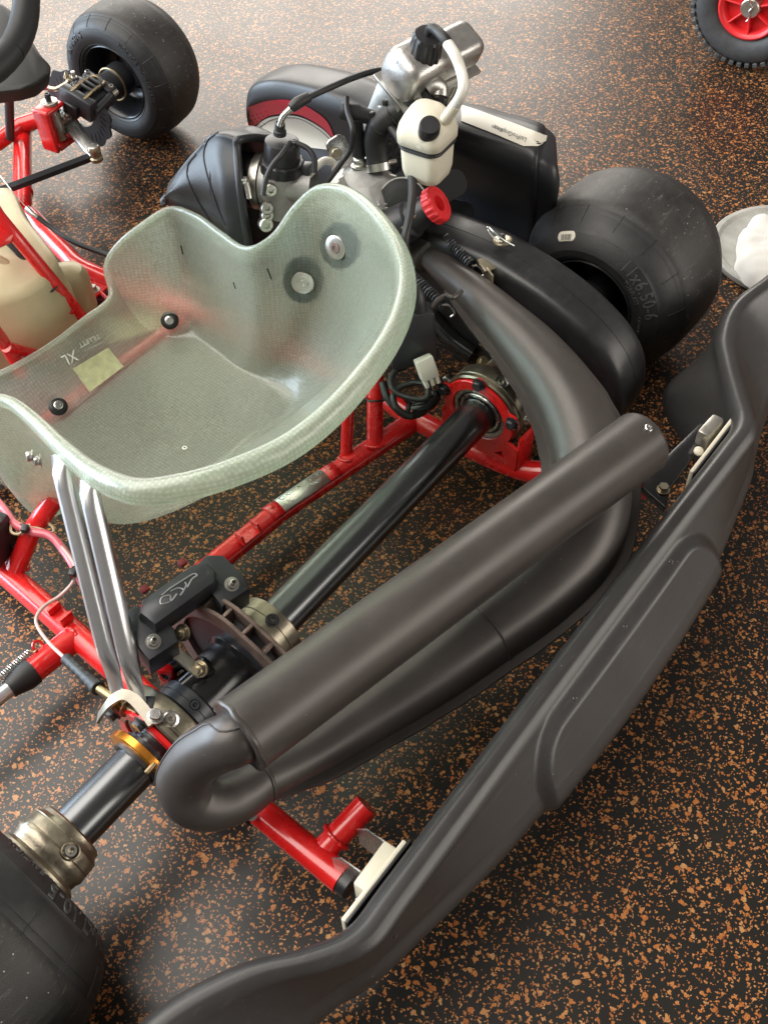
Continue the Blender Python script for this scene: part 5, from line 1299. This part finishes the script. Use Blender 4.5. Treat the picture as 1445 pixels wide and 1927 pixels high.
b = B(); box(b, cc + fcal.to_3x3() @ V((.040, .0, .0)), (.010, .040, .028), fcal, .003); obj('caliper_lug', b, 'rim_black', FR); b = B(); box(b, cc + fcal.to_3x3() @ V((-.044, .006, -.006)), (.010, .030, .024), fcal, .003); obj('caliper_lug', b, 'rim_black', FR)
b = B()
R3 = fcal.to_3x3()
for yo_ in (-.014, .014): tube(b, [cc + R3 @ V((-.034, yo_, .022)), cc + R3 @ V((-.010, yo_, .026)), cc + R3 @ V((.022, yo_ * .9, .024)), cc + R3 @ V((.030, yo_ * .5, .020))], .0022, 8, 4)
obj('brake_pipe', b, 'brass', FR)
b = B()
for s in ([(-.022, .026), (-.010, .030), (-.016, .022), (-.002, .028)], [(.0, .022), (.010, .028), (.004, .020), (.016, .026)]): tube(b, [cc + R3 @ V((x_, y_, .0185)) for x_, y_ in s], .0011, 6, 4)
obj('emblem', b, 'logo_silver', FR)
b = B(); cyl(b, cc + R3 @ V((.020, -.030, .010)), cc + R3 @ V((-.03, -.034, .004)), .007, 18); obj('caliper_pin', b, 'black_metal', FR)
b = B(); lathe(b, cc + R3 @ V((.034, -.030, .010)), FD, [(-.012, .0065), (0, .0065), (0, 0)], 16); hexh(b, cc + R3 @ V((.0, .034, .02)), (0, 0, 1), .004, .012); obj('bleed_nipple', b, 'silver_grey', FR)
b = B(); tube(b, [P(0, 170, .20), P(50, 164, .19), P(92, 165, .182)], .0048, 12, 4); obj('front_brake_hose', b, 'hose_pink', FR)
b = B(); tube(b, [P(90, 165, .182), P(105, 168, .182), P(118, 162, .185), P(130, 154, .19)], .0042, 12, 4); hexh(b, P(133, 152, .19), (.4, .2, .9), .0065, .010); cyl(b, P(124, 146, .195), P(126, 138, .205), .004, 12); obj('banjo_fitting', b, 'gold_steel', FR)
# steering arm, joint and tie rod
b = B(); a0 = P(118, 218, .128); a1 = P(178, 288, .118); da = (a1 - a0).normalized(); sd_ = V((-da.y, da.x, 0))
rings = []
for s, wd, hh in ((-.012, .020, .012), (.0, .022, .013), (.03, .018, .010), (.06, .014, .008), ((a1 - a0).length - .01, .013, .007), ((a1 - a0).length + .006, .011, .006)):
    c_ = a0 + da * s; rings.append([c_ + sd_ * (wd * math.cos(t)) + V((0, 0, hh * math.sin(t))) for t in [2 * PI * k / 20 for k in range(20)]])
loft(b, rings, True, True); obj('steering_arm', b, 'aluminium', FR)
b = B(); tube(b, [kp + V((.01, 0, -.04)), P(112, 215, .135), P(126, 212, .14)], [.012, .013, .010], 18, 4); hexh(b, P(128, 222, .15), (0, 0, 1), .006, .01); hexh(b, P(122, 200, .155), (0, 0, 1), .006, .01); hexh(b, P(142, 216, .148), (0, 0, 1), .006, .01); obj('spindle_boss', b, 'steel', FR)
jt = P(178, 284, .126)
b = B(); lathe(b, jt, (0, 0, 1), [(-.018, 0), (-.018, .012), (-.012, .012), (-.010, .009), (-.002, .009), (0, .0115), (.006, .0115), (.010, .0095), (.010, .004), (.008, 0)], 28); obj('rod_end', b, 'gold_steel', FR)
b = B(); lathe(b, jt, (0, 0, 1), [(.0062, .0100), (.0098, .0098), (.0106, .0085), (.0108, 0)], 24); obj('rod_cap', b, 'silver_grey', FR)
tr0 = P(168, 297, .112); tr1 = P(-30, 372, .112)
b = B(); tube(b, [tr0, tr1], .0088, 6); obj('tie_rod', b, 'black_metal', FR)
# fuel tank, straps, tray, bars
b = B(); tk = []
zt = .215
for (u, v, z) in ((-120, 395, zt), (-15, 340, zt), (20, 372, zt), (60, 430, zt), (96, 470, zt - .004)): tk.append(P(u, v, z))
top = [P(-160, 470, zt), P(0, 345, zt), P(50, 405, zt), P(100, 470, zt - .01), P(106, 500, zt - .02), P(70, 545, zt - .03), P(-20, 575, zt - .03), P(-160, 560, zt)]
tp = [V(x) for x in cr([list(p) for p in top], 6, closed=True)]
cen = sum(tp, V()) / len(tp)
rings = [[cen + (p - cen) * s + V((0, 0, z)) for p in tp] for s, z in ((.2, .004), (.80, .003), (.93, .0), (.985, -.007), (1.0, -.018))] + [[V((p.x + (cen.x - p.x) * -.03, p.y - .010, z)) for p in tp] for z in (.15, .10, .075)]
loft(b, rings, True, True); obj('fuel_tank', b, 'tan_plastic', K, sharp=60)
b = B(); bl = P(118, 520, .13); lathe(b, bl - V((0, 0, .065)), (0, 0, 1), [(0, .0), (0, .034), (.06, .034), (.074, .028), (.082, .015), (.083, 0)], 32, fn=lambda t, r, a: r * (1 + .15 * math.cos(2 * a + 1))); obj('tank_lobe', b, 'tan_plastic', K)
trp = [P(-200, 760, .045), P(-40, 640, .045), P(205, 530, .045), P(215, 610, .045), P(120, 720, .045), P(-60, 800, .045)]
b = B(); o_ = trp[0]; prism(b, [((p - o_).x, (p - o_).y) for p in [V((-.22, .60, 0)), V((.21, .56, 0)), V((.215, .74, 0)), V((.20, .92, 0)), V((-.20, .95, 0))]], M.Translation(V((o_.x, o_.y, .034))), .004, .001, 1); ftray = obj('floor_tray', b, 'dark_red', K)
b = B()
for i in range(40):
    for j in range(7):
        x_ = -.19 + i * .0098; y_ = .612 + j * .0155 + (i % 2) * .0078
        box(b, (x_, y_, .0395), (.0065, .0085, .0022), None, 0)
o = obj('tray_grip', b, 'dark_red', ftray); o['kind'] = 'stuff'
b = B(); pl_ = [V((.13, .60, 0)), V((.225, .55, 0)), V((.225, .60, 0)), V((.15, .67, 0))]
prism(b, [(p.x, p.y) for p in pl_], M.Translation(V((0, 0, .0405))), .002, .0005, 1); obj('tray_stripe', b, 'tan_plastic', K)
b = B(); tabp = P(178, 546, .062); prism(b, [(-.016, -.014), (.030, -.012), (.036, .016), (.004, .024), (-.014, .014)], M.Translation(tabp - V((0, 0, .004))), .004, .001, 1); obj('frame_tab', b, 'red_paint', fr_n)
b = B(); lathe(b, tabp, (0, 0, 1), [(0, 0), (0, .0095), (.0015, .0095), (.0018, 0)], 24); hexh(b, tabp + V((0, 0, .0015)), (0, 0, 1), .0055, .008); obj('tab_bolt', b, 'silver_grey', fr_n)
def bar(pts, r=.010, m='red_paint', nm='steering_support'):
    b = B(); tube(b, pts, r, 18, 5 if len(pts) > 2 else 0); return obj(nm, b, m, K)
bar([P(-30, 372, .300), P(30, 445, .250), P(105, 535, .17), P(150, 592, .10), P(168, 612, .075)], .0095)
bar([P(-40, 580, .24), P(15, 655, .15), P(45, 705, .10)], .0095)
bar([P(12, 652, .16), P(70, 668, .10), P(90, 672, .08)], .0085)
bar([P(130, 580, .125), P(128, 605, .09), P(128, 625, .07)], .0085)
b = B(); pg = [P(-30, 395, .27), P(0, 385, .285), P(30, 435, .26), P(22, 455, .25), P(-30, 480, .25)]; fr_ = [b.verts.new(p) for p in pg]; b.faces.new(fr_); obj('support_gusset', b, 'red_paint', K, solid=.004)
bar([P(-40, 465, .225), P(30, 508, .19), P(78, 570, .14), P(118, 618, .09)], .0055, 'wire_tan', 'control_cable')
bar([P(-20, 425, .235), P(35, 470, .21), P(85, 545, .16), P(120, 585, .12), P(126, 625, .08)], .0075, 'black_rubber', 'control_cable')
b = B(); torus(b, P(97, 540, .165), P(105, 535, .17) - P(30, 445, .25), .016, .0014, 24, 6); obj('cable_tie', b, 'black_plastic', K)
b = B(); tube(b, [P(0, 330, .16), P(30, 368, .15), P(55, 395, .13)], .0008, 6); obj('throttle_wire', b, 'steel', K)
b = B(); tube(b, [P(52, 392, .132), P(62, 402, .128), P(74, 410, .122)], [.0055, .0042, .0040], 14); obj('cable_adjuster', b, 'steel', K)
b = B(); tube(b, [P(72, 409, .123), P(100, 430, .11), P(140, 456, .10), P(195, 477, .09), P(260, 500, .085)], .0042, 12, 5); obj('throttle_sheath', b, 'black_rubber', K)
# steering wheel and front panel at the edge of the frame
b = B()
swc = P(-140, 90, .53); nrm = V((.05, -.62, .78)).normalized()
e1 = (P(42, 120, .53) - swc); e1 = e1 - nrm * e1.dot(nrm); Rw = .162
e1n = e1.normalized(); e2n = nrm.cross(e1n)
cpos = P(42, 110, .53) - e1n * (Rw + .014)
pts = [cpos + (e1n * math.cos(2 * PI * k / 64) + e2n * math.sin(2 * PI * k / 64)) * Rw for k in range(65)]
tube(b, pts, .0165, 20); SWO = obj('steering_wheel', b, 'nassau_black', K)
for k in (70, 180, 290):
    a_ = math.radians(k); e = e1n * math.cos(a_) + e2n * math.sin(a_)
    b = B(); box(b, cpos + e * .068 - nrm * .006, (.110, .022, .005), frame((0, 0, 0), e, nrm.cross(e)), .002); obj('wheel_spoke', b, 'nassau_black', SWO)
b = B(); lathe(b, cpos - nrm * .020, nrm, [(0, 0), (0, .026), (.020, .030), (.024, .028), (.026, 0)], 32); obj('wheel_hub', b, 'black_metal', SWO)
b = B(); cyl(b, cpos - nrm * .02, V((cpos.x - .01, cpos.y + .36, .075)), .010, 20); obj('steering_column', b, 'steel', K)
b = B(); z_ = .40
pg = [P(-60, -20, z_), P(10, 8, z_), P(42, 30, z_), P(62, 75, z_ - .01), P(80, 105, z_ - .02), P(98, 122, z_ - .03), P(95, 140, z_ - .04), P(72, 160, z_ - .05), P(40, 168, z_ - .05), P(-60, 180, z_ - .05)]
top_ = [b.verts.new(p) for p in pg]; f0 = b.faces.new(top_); ex = bmesh.ops.extrude_face_region(b, geom=[f0])
for g in ex['geom']:
    if isinstance(g, bmesh.types.BMVert): g.co += V((.01, .03, -.035))
bmesh.ops.recalc_face_normals(b, faces=b.faces); bmesh.ops.bevel(b, geom=b.edges[:], offset=.006, segments=3, affect='EDGES', profile=.5); obj('front_panel', b, 'nassau_black', K, sharp=60)
b = B(); tube(b, [P(15, 120, .36), P(18, 190, .22), P(20, 258, .10)], .008, 14, 4); obj('panel_support', b, 'nassau_black', K)

# ------------------------------------------------------------------ other things in view
TW = thing('hand_trolley', 'red rimmed trolley wheel with a knobbly grey tyre at the top right corner', 'trolley', P(1400, 118, 0))
def trolley():
    base = P(1393, 116, 0.0); R = .125
    vd = V((-.30, -.95, 0)).normalized()           # faces the camera
    c = V((base.x, base.y, R)); c = PY(1424, 14, base.y) if False else c
    axd = V((CAMLOC.x - c.x, CAMLOC.y - c.y, 0)).normalized(); axd = (axd + V((axd.y, -axd.x, 0)) * .22).normalized()
    loc = TW.location
    root = bpy.data.objects.new('trolley_wheel', None); C.objects.link(root); root.parent = TW
    def ob(name, b, m, **k):
        bmesh.ops.translate(b, vec=-loc, verts=b.verts); return obj(name, b, m, root, **k)
    b = B(); wd = .075; lathe(b, c - axd * wd / 2, axd, [(.018, .062), (.010, .066), (.003, .078), (.001, .092), (.006, .106), (.012, .113), (.020, .119), (.0375, .122), (.055, .119), (.063, .113), (.069, .106), (.074, .092), (.072, .078), (.065, .066), (.057, .062)], 72); ob('tyre', b, 'trolley_rubber')
    b = B(); xx, yy, _ = axes(axd)
    for k in range(44):
        a = 2 * PI * k / 44; e = xx * math.cos(a) + yy * math.sin(a); tg = -xx * math.sin(a) + yy * math.cos(a)
        for (t, s) in ((.026, 1), (.010, 1), (-.010, 1), (-.026, 1)):
            rr0 = .1165 if abs(t) > .02 else .121
            box(b, c + e * rr0 + axd * t + tg * (.004 if t > 0 else -.004), (.012, .0095, .0095), frame((0, 0, 0), axd, tg), .0012, 1)
    ob('tyre_lug', b, 'trolley_rubber')
    b = B(); lathe(b, c - axd * -.0375, -axd, [(.024, .020), (.024, .050), (.010, .052), (.006, .0555), (.004, .060), (.006, .0635), (.016, .0655), (.03, .064)], 56); ob('rim', b, 'red_plastic')
    b = B()
    for k in range(7):
        a = 2 * PI * k / 7 + .35; e = xx * math.cos(a) + yy * math.sin(a); box(b, c + e * .037 + axd * .0215, (.034, .0035, .016), frame((0, 0, 0), e, axd.cross(e)), .0008, 1)
    ob('rim_rib', b, 'red_plastic')
    b = B(); lathe(b, c + axd * .006, axd, [(0, .02), (.026, .019), (.028, .017), (.028, 0)], 32); ob('hub_cap', b, 'silver_grey')
    b = B(); p = c + axd * .036; tube(b, [p + yy * .022 - xx * .004, p + yy * .010, p + yy * .004 + xx * .005, p - yy * .004 + xx * .001, p - yy * .016 + xx * .004, p - yy * .024], .0018, 8, 4); ob('split_pin', b, 'zinc')
mat('trolley_rubber', (.055, .056, .058), .6, var=.25, vscale=40, bump=.3)
trolley()
TY = thing('round_tray', 'pale grey round tray on the floor at the right edge, behind the bumper', 'tray', P(1470, 480, 0))
b = B(); tc_ = P(1466, 478, 0.0); lathe(b, (0, 0, .001), (0, 0, 1), [(0, 0), (0, .118), (.006, .122), (.013, .122), (.016, .119), (.0165, .112), (.012, .106), (.010, .0)], 64); obj('tray_body', b, 'tray_grey', TY)
b = B(); lathe(b, (0, 0, .0025), (0, 0, 1), [(.0128, .1225), (.0155, .1205), (.0168, .115), (.0162, .1125)], 64); obj('tray_edge', b, 'wire_pink' if False else 'tray_rim', TY) if 'tray_rim' in MAT else b.free()
from mathutils import noise as mnoise
b = B(); n_ = 72; rings = []
for i in range(15):
    s_ = 1.0 - i / 15; ring = []
    for k in range(n_):
        a = 2 * PI * k / n_; wob = 1 + .07 * math.sin(3 * a + 1) + .035 * math.sin(7 * a) + .02 * math.sin(13 * a + 2)
        px_, py_ = math.cos(a) * .100 * s_ * wob, math.sin(a) * .058 * s_ * wob
        h_ = .026 * (1 - s_ ** 5) ** .6
        f_ = mnoise.noise(V((px_ * 22 + 3, py_ * 34, .5))) * .008 + abs(mnoise.noise(V((px_ * 46, py_ * 20 + px_ * 30, 2.5)))) * .006
        ring.append(V((px_, py_, max(.0, h_ + f_ * min(1, h_ / .012)))))
    rings.append(ring)
loft(b, rings, True, True); bmesh.ops.rotate(b, cent=(0, 0, 0), matrix=M.Rotation(.5, 3, 'Z'), verts=b.verts)
o = obj('white_cloth', b, 'cloth_white', None, sharp=60); o.location = P(1446, 486, .0145); o['label'] = 'bundled white cloth lying on the pale grey tray'; o['category'] = 'cloth'
